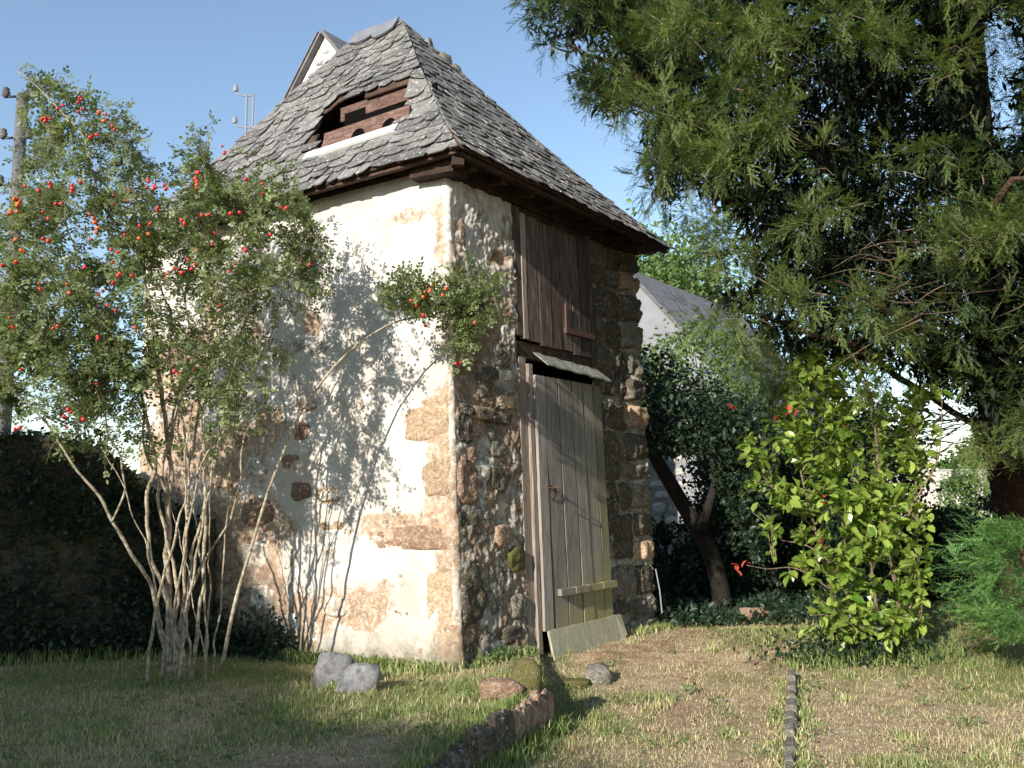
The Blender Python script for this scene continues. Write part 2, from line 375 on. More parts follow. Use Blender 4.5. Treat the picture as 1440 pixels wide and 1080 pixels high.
for (p, nn, sL, sR) in cols:
    right = sR > 0; cornerish = sL == 0. and sR == 0.
    for z in rows:
        x, y = p[0], p[1]
        n1 = fbm(x, y, z, 4, 2.2); n2 = fbm(x+9, y, z, 5, 9.); n3 = fbm(x, y+5, z, 3, 28)
        off = .05*exp(-max(z+.1, 0)/.35)
        bare = 0.; age_shade = 0.; damp = max(0, 1.1-z/.55)
        if right or cornerish:
            s = max(sR, 0); k = min(1, s/.12)
            rg = mn.ridged_multi_fractal(Vector((x*5, y*5, z*3.2)), .9, 2.1, 5, 1., 2.)
            n4 = fbm(x*1.3, y*1.3, z*.55+7, 4, 19)
            off += k*(.020*n1+.016*n2+.014*n3+.014*n4)+(1-k)*(.012*n1+.012*n2+.007*n3)-k*.010*(rg-1.)
            bare = .50+.28*n1-.35*n2*k-.3*n4*k-.22*float(sstep(3.0, 3.4, z)); age_shade = .25+.6*min(1, s/.2)-.4*float(sstep(2.9, 3.3, z))*(s < .9)
            for (c, w, d) in hollR:
                m = smask(s, z, c[0], c[1], w[0], w[1])*min(1, .35+s/.12)*(1+.5*n2); off -= d*m; bare += .6*m*(d > .03)
            if s > 2.15: off -= .075*float(sstep(2.15, 2.3, s))*(1-float(sstep(WID-.3, WID-.12, s))); bare = .30+.3*n2; age_shade = 1.
            off += .03*sstep(2.9, 3.1, s)*n2
        elif sL > 0:
            e = float(sstep(1.4, 3., sL)); lowr = float(sstep(1.9, .6, z))
            off += .012*n1+(.008+.026*lowr*e)*n2+(.003+.008*lowr*e)*n3
            bare = .16+.34*n1+.14*n2+.42*lowr*e+.25*float(sstep(.6, .1, z))+.20*float(sstep(.22, .02, sL))
            for (c, w) in bareL: bare += .52*smask(sL, z, c[0], c[1], w[0], w[1])
            for (c, w, d) in hollL:
                m = smask(sL, z, c[0], c[1], w[0], w[1])*(1+.8*n2); off -= d*m; bare += 1.1*m*(d > .02)
            off -= .006*float(sstep(.45, .6, bare))
            age_shade = .0+.80*e*lowr+.12*float(sstep(1.2, .3, z))  # low left raised for dark rubble and the shade painted over it
        Vw.append((x+nn[0]*off-LEAN*z, y+nn[1]*off, z)); bareA.append(bare); age_shadeA.append(age_shade); dampA.append(damp)
nr = len(rows); nc = len(cols); ii = np.arange(nr*nc).reshape(nc, nr)
F = []
for c in range(nc-1):
    s = cols[c][3]; inop = s > 0 and OPS0 < s < OPS1
    for r in range(nr-1):
        if inop and rows[r] > OPZ: continue
        F.append((ii[c, r], ii[c+1, r], ii[c+1, r+1], ii[c, r+1]))
wall = build_np('wall', Vw, np.array(F), M['wall'], tower, smooth=True, centre=tuple(C0+R*1.5+L*2), attr={'bare': bareA, 'age': age_shadeA, 'damp': dampA})

def stone(fr, s0, s1, z0, z1, proud, rough, mat, parent, name='stone', res=9, seed=None, sq=3.2, label=None, wb=1.):
    seed = random.random()*50 if seed is None else seed
    ns = max(5, int(res)); V = []; F = []
    cs, cz, hs, hz = (s0+s1)/2, (z0+z1)/2, abs(s1-s0)/2, abs(z1-z0)/2
    for i in range(ns):
        for j in range(ns):
            u = -1+2*i/(ns-1); v = -1+2*j/(ns-1)
            a = (abs(u)**sq+abs(v)**sq)**(1/sq); m = max(abs(u), abs(v)); k = m/a if a > 0 else 1
            uu, vv = u*k, v*k
            wob = 1+.22*wb*mn.noise(Vector((uu*1.3+seed, vv*1.3, seed)))+.10*wb*mn.noise(Vector((uu*3.7+seed, vv*3.7, seed)))
            r = m
            d = proud*(1-max(0, r-.6)**2*1.2)+(0 if r < .8 else -.004) if r < .99 else -.06
            d += rough*(fbm(uu*hs*8+seed, vv*hz*8, seed, 4)+.45*fbm(uu*hs*30+seed, vv*hz*22, seed, 3))*(r < .99)
            V.append(fr(cs+uu*hs*wob, cz+vv*hz*wob, d))
    for i in range(ns-1):
        for j in range(ns-1):
            a = i*ns+j; q = (a, a+ns, a+ns+1, a+1); F.append(q)
    o = build(name, V, F, mat, parent, True)
    if label: o['label'] = label
    return o
def pxstone(side, x0, y0, x1, y1, proud, rough, mat, **k):
    f = l_sz if side == 'L' else r_sz; fr = LWp if side == 'L' else RW
    a = f(x0, (y0+y1)/2)[0]; b = f(x1, (y0+y1)/2)[0]; c = f((x0+x1)/2, y0)[1]; d = f((x0+x1)/2, y1)[1]
    if side == 'R': a = max(a, .02)
    else: b = max(b, .02)
    if side == 'L' and x0 > 335 and mat in ('grey', 'dark'): mat = 'limed'
    if side == 'L' and x1 > 500: proud = proud*.25; k['sq'] = 4.5
    elif side == 'L': proud *= .45
    return stone(fr, min(a, b), max(a, b), min(c, d), max(c, d), proud, rough, M[mat], wall, **k)
for a in [('L', 592, 640, 643, 702, .016, .006, 'ochre'), ('L', 300, 560, 345, 600, .03, .02, 'grey'), ('L', 425, 870, 455, 905, .03, .02, 'grey'), ('L', 330, 610, 352, 632, .03, .02, 'redstone'), ('L', 514, 738, 645, 776, .014, .008, 'redstone'), ('L', 597, 800, 646, 893, .016, .006, 'ochre'),
          ('L', 537, 800, 576, 829, .014, .006, 'ochre'), ('L', 505, 836, 546, 861, .018, .01, 'ochre'), ('L', 547, 852, 578, 895, .018, .006, 'redstone'),
          ('L', 560, 837, 581, 847, .012, .004, 'redstone'), ('L', 529, 876, 545, 892, .014, .004, 'grey'), ('L', 566, 572, 640, 620, .012, .012, 'ochre'),
          ('L', 402, 471, 434, 496, .02, .008, 'grey'), ('L', 436, 482, 465, 499, .016, .01, 'grey'), ('L', 411, 591, 441, 621, .025, .01, 'redstone'),
          ('L', 396, 638, 425, 660, .02, .01, 'redstone'), ('L', 427, 563, 445, 577, .02, .01, 'dark'), ('L', 408, 675, 441, 705, .025, .012, 'redstone'),
          ('L', 449, 689, 482, 706, .02, .01, 'dark'), ('L', 449, 731, 488, 747, .02, .01, 'ochre'),
          ('L', 300, 640, 335, 690, .03, .02, 'ochre'), ('L', 340, 700, 385, 740, .03, .02, 'redstone'), ('L', 345, 640, 380, 672, .02, .01, 'grey'),
          ('L', 340, 760, 380, 800, .03, .02, 'grey'), ('L', 390, 770, 425, 800, .03, .02, 'grey'), ('L', 400, 815, 440, 850, .03, .02, 'dark'), ('L', 445, 780, 470, 800, .02, .01, 'grey'),
          ('L', 350, 820, 390, 860, .04, .02, 'dark'), ('L', 240, 470, 285, 520, .03, .02, 'redstone'), ('L', 250, 560, 290, 610, .03, .02, 'ochre'), ('L', 355, 555, 385, 580, .02, .01, 'grey'),
          ('L', 385, 860, 425, 890, .03, .02, 'grey'), ('L', 455, 840, 490, 870, .02, .01, 'grey'),
          ('R', 644, 575, 668, 625, .02, .025, 'dark'), ('R', 644, 640, 676, 712, .02, .03, 'redstone'), ('R', 644, 792, 683, 888, .03, .035, 'dark'),
          ('R', 685, 790, 710, 868, .015, .03, 'grey'), ('R', 694, 736, 720, 772, .04, .02, 'redstone'), ('R', 712, 768, 738, 806, .05, .02, 'moss'),
          ('R', 716, 833, 736, 872, .04, .02, 'grey'), ('R', 704, 878, 732, 908, .03, .02, 'dark'), ('R', 702, 555, 724, 575, .04, .02, 'ochre'), ('R', 655, 570, 700, 590, .02, .02, 'ochre'),
          ('R', 680, 718, 694, 732, .03, .01, 'grey'), ('R', 690, 655, 720, 690, .02, .03, 'dark'), ('R', 644, 715, 672, 745, .01, .03, 'dark'), ('R', 644, 300, 662, 400, .005, .02, 'redstone'),
          ('R', 692, 618, 716, 645, .015, .02, 'grey'), ('R', 700, 480, 722, 520, .015, .02, 'grey'), ('R', 646, 420, 672, 450, .02, .03, 'dark'), ('R', 676, 890, 694, 930, .03, .03, 'grey'),
          ('R', 648, 750, 690, 785, .0, .03, 'grey')]:
    pxstone(*a, res=14)
z = -.12
while z < 3.1:
    h = random.uniform(.13, .30); s = .06
    while s < .80:
        w = random.uniform(.14, .34)
        if random.random() < .72 and s+w < .87:
            zj = random.uniform(-.05, .05); stone(RW, s+.01, s+w-.01, z+zj, z+zj+h*random.uniform(.75, 1.)-.015, random.uniform(-.005, .022), .03, M[random.choice(['dark', 'grey', 'limed', 'dark', 'redstone', 'limed'])], wall, res=11, sq=random.choice([3, 4, 6]))
        s += w
    z += h*.95
# rubble right of the door: courses of dark stones closed by quoins at the far corner
z = -.10; k = 0
while z < HZ-.2:
    h = random.uniform(.2, .36); qz = h*.92
    s = 2.26; first = True; qw = random.choice([.26, .34, .30])
    while s < WID-qw-.08:
        w = min(random.uniform(.2, .48), WID-qw-s)
        if w > .09: dz1 = random.uniform(-.05, .05); stone(RW, s+.008, s+w-.008, z+.008+dz1, z+h-.008+dz1*.6, -.05+random.uniform(0, .03), .035, M[random.choice(['dark', 'grey', 'dark', 'dark'])], wall, res=11, sq=5)
        s += w
    stone(RW, WID-qw, WID+.015, z+.015, z+qz, .022+random.uniform(0, .02), .035, M[['grey', 'grey', 'dark', 'ochre', 'dark'][k % 5]], wall, res=14, sq=9, wb=.35)
    z += h; k += 1

# --- carpentry of the door bay
mb = MB().box(RW(OPS0-.02, -.2, -.35), R*(OPS1-OPS0+.04), nR*.03, V3(-.07, 0, 4.3)); mb.build('back_board', M['black'], tower)  # dark sheet standing in for the shade behind the door boards
for s_, nm in ((OPS0-.02, 'reveal'), (OPS1-.01, 'reveal')):
    MB().box(RW(s_, -.2, -.35), R*.03, nR*.33, V3(-.07, 0, 4.35)).build(nm, M['beam'], tower)
def plank(name, s0, s1, z0, z1, n0, th, mat, parent, bend=0., tip=0., off_s=0.):
    """a sawn board with slightly uneven edges"""
    V = []; F = []; nz = 9
    sd = random.random()*30
    for i in range(nz):
        t = i/(nz-1); z = z0+(z1-z0)*t
        w0 = .006*mn.noise(Vector((sd, z*2, 0))); w1 = .006*mn.noise(Vector((sd+9, z*2, 0))); b = .008*mn.noise(Vector((sd+4, z*1.2, 3)))+bend*sin(pi*t)
        zj0 = z+(tip if i in (0,) else 0)*random.uniform(-1, 1)
        for (s, q) in ((s0+w0, 0), (s1+w1, 0), (s1+w1, th), (s0+w0, th)): V.append(RW(s+off_s*(1-t), zj0, n0+b+q))
    for i in range(nz-1):
        for k in range(4):
            a = i*4+k; b_ = i*4+(k+1) % 4; F.append((a, b_, b_+4, a+4))
    F.append((0, 1, 2, 3)[::-1]); F.append(tuple((nz-1)*4+k for k in (0, 1, 2, 3)))
    F = [f[::-1] for f in F]
    return build(name, V, F, mat, parent)
fr = MB().box(RW(.885, 2.66, -.08), R*1.32, nR*.08, V3(0, 0, .15)).build('door_frame', M['beam'], tower)
plank('jamb_board', .895, 1.0, .06, 2.66, -.03, .05, M['jamb'], fr)
plank('jamb_board', 1.0, 1.055, .0, 2.60, -.02, .075, M['jamb'], fr)
plank('jamb_board', .895, .985, 2.86, 4.1, -.03, .05, M['oldplank'], fr)
plank('jamb_board', .985, 1.05, 2.84, 4.05, -.02, .05, M['jamb'], fr)
plank('jamb_board', 2.14, 2.21, 2.6, 4.1, -.05, .06, M['oldplank'], fr)
MB().box(RW(.885, 4.02, -.06), R*1.32, nR*.05, V3(0, 0, .10)).build('lintel', M['beam'], fr)
# upper hatch
hatch = plank('upper_hatch', 1.06, 1.24, 2.83, 4.04, .0, .028, M['oldplank'], tower); hatch['label'] = 'dark weathered upper hatch of old boards'
s = 1.245
for w in (.19, .16, .20, .14, .18):
    if s > 2.1: break
    plank('plank', s, min(s+w-.015, 2.135), 2.80+random.uniform(-.02, .02), 4.03, .0, .03, M['oldplank'], hatch, tip=.01); s += w
MB().box(RW(1.62, 2.98, .032), R*.50, nR*.035, V3(0, 0, .055)).build('batten', M['iron'], hatch)
MB().box(RW(1.64, 3.0, .033), R*.035, nR*.02, V3(0, 0, .28)).build('bolt', M['iron'], hatch)
# sloping zinc covered weather board over the lower door
a0, a1 = RW(1.08, 2.66, .05), RW(2.16, 2.62, .05)
cov = MB(); V = []; F = []
for i in range(13):
    t = i/12; p = a0*(1-t)+a1*t; dz = .006*sin(i*2.1)
    q0 = p+V3(0, 0, .06+dz); q1 = p+nR*.17+V3(0, 0, -.075+dz)
    V += [q0, q1, q1+V3(0, 0, -.014), q0+V3(0, 0, -.014)]
for i in range(12):
    for k in range(4): a = i*4+k; b = i*4+(k+1) % 4; F.append((a, a+4, b+4, b))
F += [(0, 1, 2, 3), (51, 50, 49, 48)]; cov.add(V, F); cov.build('weather_board', M['sheet'], tower)
# lower door: five boards, batten, hanging ring
ld = plank('lower_door', 1.06, 1.19, .20, 2.50, .055, .03, M['plank'], tower); ld['label'] = 'tall grey plank door, mossy green towards the bottom right'
s = 1.195
for w in (.215, .23, .19, .19, .15):
    plank('plank', s, s+w-.019, .19+random.uniform(-.015, .015), 2.50, .055+random.uniform(0, .006), .03, M['plank'], ld, tip=.008, off_s=.04); s += w
bt = MB()
for k, (sa, sb) in enumerate(((1.27, 1.5), (1.5, 1.72), (1.72, 1.97), (1.97, 2.22))):
    bt.box(RW(sa, .49+.004*k, .085), R*(sb-sa-.006), nR*(.045+.006*(k % 2)), V3(0, 0, .06))
bt.build('batten', M['plank'], ld)
rg = MB(); c = RW(1.25, 1.43, .10)
rg.tube([RW(1.19, 1.47, .08), RW(1.22, 1.46, .12), RW(1.25, 1.46, .125), RW(1.27, 1.43, .10)], .007, 6)
rg.tube([RW(1.17, 1.49, .09), RW(1.26, 1.47, .095)], .009, 5)
rg.tube([c+R*.035*cos(t)*1.+V3(0, 0, .045*sin(t)-.03)+nR*.01*sin(t) for t in np.linspace(0, 2*pi, 15)], .005, 5, False)
rg.tube([RW(1.24, 1.48, .08), RW(1.245, 1.46, .17), RW(1.27, 1.42, .17), RW(1.27, 1.38, .13)], .006, 5)
rg.build('latch_ring', M['iron'], ld)
# kick board leaning out at the foot
kb = MB(); V = []; F = []; nk = 13
for i in range(nk):
    t = i/(nk-1); s = 1.11+(2.40-1.11)*t
    zt = .20+.03*t+.004*sin(i*1.9); bo = -.235+.21*t+.012*sin(i*2.3)-(.0 if i else .0)+(.06 if i == nk-1 else 0)
    s = 1.09+(2.30-1.09)*t
    V += [RW(s, zt, .105), RW(s+.01, bo, .19-.03*t), RW(s+.01, bo, .165-.03*t), RW(s, zt, .08)]
for i in range(nk-1):
    for k in range(4): a = i*4+k; b = i*4+(k+1) % 4; F.append((a, a+4, b+4, b))
F += [(0, 1, 2, 3), (4*nk-1, 4*nk-2, 4*nk-3, 4*nk-4)]; kb.add(V, F)
k_ = kb.build('kick_board', M['kick'], tower); k_['label'] = 'greenish foot board leaning out below the plank door'

# ------------------------------------------------------------------ roof
OV = .27
def at_px_on(P, px, py):                  # z of the sight line over a plan point
    r = ray(px, py); return CAMP[2]+r[2]*(P[1]/r[1])
E0 = C0-R*OV-L*OV; E0[2] = at_px_on(E0, 625, 205)
ER = C0+R*(WID+OV-.13)-L*OV; ER[2] = at_px_on(ER, 920, 349)
EL = C0+L*(DEP+OV)-R*OV; EL[2] = E0[2]-.02
EB = C0+L*(DEP+OV)+R*(WID+OV); EB[2] = ER[2]
def plan_on(px, py, W):
    r = ray(px, py); k = r[0]/r[1]; A = C0+R*W; b = (A[0]-k*A[1])/(k*L[1]-L[0]); P = A+L*b; P[2] = CAMP[2]+r[2]*P[1]/r[1]; return P
A1 = plan_on(565, 34, 1.5); A2 = plan_on(506, 52, 1.5)
roof = None
def face_fn(Ea, Eb, Ta, Tb):
    ex = (Eb-Ea)/np.linalg.norm(Eb-Ea); nn = np.cross(ex, Ta-Ea); nn /= np.linalg.norm(nn); ey = np.cross(nn, ex)
    if nn[2] < 0: nn = -nn
    to2 = lambda P: ((P-Ea) @ ex, (P-Ea) @ ey)
    Hh = to2(Ta)[1]
    poly = [(0, 0), (np.linalg.norm(Eb-Ea), 0), to2(Tb), to2(Ta)]
    def P(x, y, h=0.):
        v = y/Hh; zo = -.10*sin(pi*min(max(v, 0), 1))*(1.15-v)+.02*fbm(x+Ea[0], y, 2., 3, .9)
        return Ea+ex*x+ey*y+nn*h+V3(0, 0, zo)
    return P, poly, Hh, nn, to2, Ea, ex, ey
def clip(poly, clipper):
    out = poly
    n_ = len(clipper); area = sum(clipper[i][0]*clipper[(i+1) % n_][1]-clipper[(i+1) % n_][0]*clipper[i][1] for i in range(n_))
    sg = 1 if area > 0 else -1
    for i in range(n_):
        a, b = clipper[i], clipper[(i+1) % n_]
        if abs(a[0]-b[0])+abs(a[1]-b[1]) < 1e-5: continue
        ins = lambda p: sg*((b[0]-a[0])*(p[1]-a[1])-(b[1]-a[1])*(p[0]-a[0])) >= -1e-9
        new = []
        for j in range(len(out)):
            p, q = out[j], out[(j+1) % len(out)]
            if ins(p): new.append(p)
            if ins(p) != ins(q):
                dx, dy = q[0]-p[0], q[1]-p[1]; den = (b[0]-a[0])*dy-(b[1]-a[1])*dx
                t = ((b[1]-a[1])*(p[0]-a[0])-(b[0]-a[0])*(p[1]-a[1]))/den; new.append((p[0]+dx*t, p[1]+dy*t))
        out = new
        if len(out) < 3: return []
    return out
def inpoly(x, y, poly):
    c = False; j = len(poly)-1
    for i in range(len(poly)):
        if (poly[i][1] > y) != (poly[j][1] > y) and x < (poly[j][0]-poly[i][0])*(y-poly[i][1])/(poly[j][1]-poly[i][1])+poly[i][0]: c = not c
        j = i
    return c
FL = face_fn(EL, E0, A2, A1); FR = face_fn(E0, ER, A1, A1+V3(.001, 0, 0)); FB = face_fn(EB, EL, A2+V3(.001, 0, 0), A2); FN = face_fn(ER, EB, A1, A2)
def on_face(px, py, f): r = ray(px, py); t = ((f[5]-CAMP) @ f[3])/(r @ f[3]); return f[4](CAMP+r*t)
# loft opening in the left face
op = [on_face(447, 153, FL), on_face(583, 117, FL), on_face(556, 172, FL), on_face(440, 212, FL)]
oy0 = (op[2][1]+op[3][1])/2; oy1 = (op[0][1]+op[1][1])/2; ox0 = op[3][0]; ox1 = op[1][0]
opx = [(op[0][0]-.02, op[0][1]), (op[1][0], op[1][1]), (op[2][0], op[2][1]), (op[3][0], op[3][1])]
def lift(x, y):
    if y < oy1-.12: return 0.
    f = float(sstep(ox0-.35, ox0, x)*(1-sstep(ox1-.05, ox1+.25, x)))
    return .075*f*float(1-sstep(oy1, oy1+.85, y))
# deck
mbd = MB()
for fi, f in enumerate((FL, FR, FB, FN)):
    P, poly, Hh = f[0], f[1], f[2]; N = 22; K = 26
    V = []
    for j in range(N+1):
        v = j/N; xa = poly[3][0]*v; xb = poly[1][0]+(poly[2][0]-poly[1][0])*v
        for i in range(K+1):
            x = xa+(xb-xa)*i/K; y = Hh*v; V.append(P(x, y, -.012+(lift(x, y) if fi == 0 else 0)))
    F = []
    for j in range(N):
        for i in range(K):
            a = j*(K+1)+i
            if fi == 0:
                v = (j+.5)/N; xa = poly[3][0]*v; xb = poly[1][0]+(poly[2][0]-poly[1][0])*v; x = xa+(xb-xa)*(i+.5)/K
                if inpoly(x, Hh*v, opx): continue
            F.append((a, a+1, a+K+2, a+K+1))
    mbd.add(V, F)
roof = mbd.build('roof', M['beam'], tower, True)
sol = roof.modifiers.new('thickness', 'SOLIDIFY'); sol.thickness = .03; sol.offset = 0
pieces = []
EXPO, WS, LS = .138, .20, .26
for fi, f in enumerate((FL, FR, FB, FN)):
    P, poly, Hh = f[0], f[1], f[2]
    cx_ = sum(p[0] for p in poly)/4; big = [((p[0]-cx_)*1.0+cx_+(.025 if p[0] > cx_ else -.025), p[1]+(.02 if p[1] > 1 else -.05)) for p in poly]
    j = 0; y = -.045
    while y < Hh:
        wmul = .72+.28*random.random(); x = -.2+random.uniform(0, .15); 
        xe = poly[1][0]+.1
        while x < xe:
            w = WS*random.choice([.6, .8, .95, 1.1, 1.35])*random.uniform(.85, 1.1)*(1.12 if fi == 0 else .95); yy = y+random.uniform(-.022, .022)-(.0)
            g = .005; l = LS*random.uniform(.95, 1.1)
            if fi == 0 and inpoly(x+w/2, yy+l*.9, opx) and not inpoly(x+w/2, yy+.02, opx): l = .165
            q = [(x+g, yy+l), (x+g, yy+.06*random.uniform(.1, 1.3)), (x+w*random.uniform(.1, .3), yy+.018*random.random()), (x+w*.5, yy-.010*random.random()), (x+w*random.uniform(.7, .9), yy+.02*random.random()),
                 (x+w-g, yy+.055*random.uniform(.1, 1.4)), (x+w-g, yy+l)]
            xc, yc = x+w/2, yy+EXPO/2
            skip = fi == 0 and (inpoly(xc, yc, opx) or inpoly(xc, yc+.03, opx)) and yc < oy1+.2
            if not skip:
                q = clip(q, big)
                if len(q) >= 3:
                    ar = abs(sum(q[i][0]*q[(i+1) % len(q)][1]-q[(i+1) % len(q)][0]*q[i][1] for i in range(len(q))))/2
                    if ar > .004:
                        th = random.uniform(.006, .011); h0 = .006; tilt = random.uniform(-.012, .012); tw = random.uniform(.014, .030)
                        V = []
                        for hh in (0, th):
                            for (a, b) in q:
                                t = 1-(b-yy)/l; V.append(P(a, b, h0+hh+tw*t+tilt*(a-xc)/w+(lift(a, b) if fi == 0 else 0)))
                        m = len(q); F = [tuple(range(m, 2*m)), tuple(range(m))[::-1]]+[(i, (i+1) % m, m+(i+1) % m, m+i) for i in range(m)]
                        # winding
                        nn = np.cross(V[m+1]-V[m], V[m+2]-V[m]); 
                        if nn @ f[3] < 0: F = [t_[::-1] for t_ in F]
                        cen = np.mean(V, 0); d = CAMP-cen; dist = np.linalg.norm(d)
                        pieces.append((ar*max(0, (d/dist) @ f[3])/dist**2, V, F))
            x += w
        y += EXPO*(1.25 if j == 0 else random.uniform(.94, 1.05)); j += 1
pieces.sort(key=lambda p: -p[0])
for sc_, V, F in pieces[:298]: build('slate', V, F, M['slate'], roof)
rest = MB()
for sc_, V, F in pieces[298:]: rest.add(V, F)
o = rest.build('slate_courses', M['slate'], roof, kind='stuff')
# ridge slabs and mortar lumps at the top
P = FL[0]; tx0, ty0 = FL[1][3]; tx1, ty1 = FL[1][2]
for (xa, xb, ya, yb, h) in ((tx1-.30, tx1+.01, ty0-.33, ty0-.0, .045), (tx1-.60, tx1-.29, ty0-.30, ty0-.0, .045), (tx0-.02, tx1-.58, ty0-.26, ty0-.0, .045)):
    q = [(xa, yb-.02), (xa+.01, ya+.07), (xa+.1, ya), (xb-.08, ya+.03), (xb, ya+.10), (xb-.01, yb)]; m = 6
    V = [P(a, b, h+hh) for hh in (0, .02) for (a, b) in q]
    F = [tuple(range(m, 2*m))[::-1], tuple(range(m)), *[(i, m+i, m+(i+1) % m, (i+1) % m) for i in range(m)]]
    build('ridge_slate', V, F, M['slab'], roof)
for t, r_, up in ((.10, .05, .02), (.155, .09, .0), (.20, .07, -.01)):
    p = A1*(1-t)+ER*t+V3(0, 0, up-.06*sin(pi*t)); V = []; F = []
    stone(lambda s, z, d, p=p: p+R*s+V3(0, 0, 1)*(d+.02)+L*z, -r_*1.6, r_*1.6, -r_, r_, .05, .04, M['grey'], roof, name='ridge_stone', res=7, sq=2.2)
# eave boards under the slates
def beam(name, a, b, w, h, mat, parent, side=None):
    d = b-a; d /= np.linalg.norm(d); s_ = np.cross(d, V3(0, 0, 1)); s_ /= np.linalg.norm(s_); u = np.cross(s_, d)
    return MB().box(a-s_*w/2-u*h/2, (b-a), s_*w, u*h).build(name, mat, parent)
dz = V3(0, 0, -1)
beam('eave_board', E0+dz*.035+(EL-E0)*.012+R*.04, EL+dz*.035+R*.04, .05, .022, M['beam'], roof)
beam('eave_board', E0+dz*.045+(ER-E0)*.02+L*.05, ER+dz*.045+L*.05, .05, .03, M['beam'], roof)
wp = HZ-.02
beam('wall_plate', RW(.05, wp-.0, -.05), RW(WID, wp, -.05), .16, .16, M['beam'], tower)
beam('wall_plate', LWp(.1, wp+.0, -.10), LWp(DEP, wp, -.10), .14, .14, M['beam'], tower)
for s in np.arange(.12, WID, .42):
    a = RW(s, HZ+.06, -.3); b = RW(s, HZ-.02, OV-.06); beam('rafter', a, b, .08, .09, M['beam'], roof)
for s in np.arange(.35, DEP, .5):
    a = LWp(s, HZ+.16, -.3); b = LWp(s, HZ+.035, OV-.08); beam('rafter', a, b, .07, .06, M['beam'], roof)
beam('corner_beam', LWp(.30, HZ-.03, .02), LWp(-.16, HZ-.06, .02), .22, .13, M['beam'], roof)
a = C0+R*.2+L*.2; a[2] = HZ-.0; b = E0*.86+a*.14; b = V3(b[0], b[1], HZ-.04); beam('corner_beam', a, b, .10, .12, M['beam'], roof)
# loft opening carpentry
nLf = FL[3]; P = FL[0]; exf = FL[6]
bl = P(ox0+.02, oy0+.0, -.0); br = P(ox1-.02, oy0+(op[2][1]-op[3][1])*.5, 0)
sill = MB(); sa = P(op[3][0]-.06, op[3][1]+.02, .065); sb = P(op[2][0]+.05, op[2][1]+.02, .065)
dd = sb-sa; sill.box(sa-nLf*.02, dd, -nLf*.02+V3(0, 0, -.005), (P(.5, 1.)-P(.5, 1.08))/np.linalg.norm(P(.5, 1.)-P(.5, 1.08))*.10)
sill.build('loft_sill', M['sillw'], roof)
inr = V3(*(-nL)); inr = -nL    # into the loft
up = V3(0, 0, 1)
b0 = P(op[3][0]+.09, op[3][1]+.02, -.03); b1 = P(op[2][0]+.12, op[2][1]+.02, -.03); wv = b1-b0; Wd = np.linalg.norm(wv); wv /= Wd; hh = .24
out2 = [(0, 0)]
for cxh, rr in ((Wd*.42, .085), (Wd*.78, .085)):
    out2 += [(cxh-rr, 0), (cxh-rr, .085)]+[(cxh-rr*cos(t), .085+rr*sin(t)) for t in np.linspace(.3, pi-.3, 7)]+[(cxh+rr, .085), (cxh+rr, 0)]
out2 += [(Wd, 0), (Wd, hh), (0, hh)]
V = [b0+wv*a+up*b+inr*.10*b+inr*q for q in (0, .03) for (a, b) in out2]; m = len(out2)
bmx = bmesh.new(); vs = [bmx.verts.new(tuple(v)) for v in V]
bmx.faces.new(vs[:m]); bmx.faces.new(vs[m:][::-1])
for i in range(m): bmx.faces.new((vs[i], vs[m+i], vs[m+(i+1) % m], vs[(i+1) % m]))
bmesh.ops.recalc_face_normals(bmx, faces=bmx.faces[:]); bmesh.ops.triangulate(bmx, faces=bmx.faces[:])
V = [v.co[:] for v in bmx.verts]; F = [[v.index for v in f.verts] for f in bmx.faces]
bmx.verts.index_update(); F = [[v.index for v in f.verts] for f in bmx.faces]
lb = build('pigeon_board', V, F, M['redwood'], roof); lb['label'] = 'red brown board with two arched pigeon holes'
ta = P(ox0+.0, oy1-.05, lift(ox0+.5, oy1)-.09); tb = P(ox1-.06, oy1-.05, lift(ox0+.5, oy1)-.09)
beam('loft_beam', ta-up*.05, tb-up*.05, .10, .15, M['redwood'], roof)
MB().box(b0-wv*.03+up*-.02+inr*.35, wv*(Wd+.1), up*.6, inr*.02).build('loft_back', M['black'], roof)  # dark sheet painted as the shade inside the loft
MB().box(b0-wv*.13+up*-.03+inr*.02, wv*.10, up*(hh+.02)+inr*.12, inr*.09).build('loft_post', M['redwood'], roof)
# ------------------------------------------------------------------ loose stones near the foot of the tower
def boulder(name, px, py, wpx, hpx, y, mat, label, cat='stone', depth=.7, seed=1, group=None, tilt=0.):
    rr0 = ray(px, py+hpx*.35); t0 = 3.
    while t0 < 14 and CAMP[2]+rr0[2]/rr0[1]*t0 > float(gz(CAMP[0]+rr0[0]/rr0[1]*t0, t0)): t0 += .02
    y = min(t0, y+.5); p = PX(px, py, y); p[2] = float(gz(p[0], p[1]))-hpx/1250*y*.06; w = wpx/1250*y/2; h = hpx/1250*y; V = []; F = []; nu, nv = 14, 9
    for j in range(nv+1):
        for i in range(nu):
            a = 2*pi*i/nu; b = -pi/2+pi*j/nv
            d = V3(cos(a)*cos(b), sin(a)*cos(b), sin(b)); k = 1+.28*fbm(*(d*1.1+seed), 3)+.03*fbm(*(d*5+seed), 3)
            d = np.sign(d)*np.abs(d)**.62
            V.append(V3(p[0]+d[0]*w*k+tilt*d[2]*w, p[1]+d[1]*w*k*depth, p[2]+h*.40+d[2]*h*.62*k))
    for j in range(nv):
        for i in range(nu): a = j*nu+i; b = j*nu+(i+1) % nu; F.append((a, b, b+nu, a+nu))
    o = build(name, V, F, mat, None, True, centre=(p[0], p[1], p[2])); return tag(o, label, cat, group)
boulder('fieldstone', 470, 950, 56, 48, 7.3, M['basalt'], 'left of the two flat grey stones leaning at the foot of the plastered wall', seed=3, depth=.45)
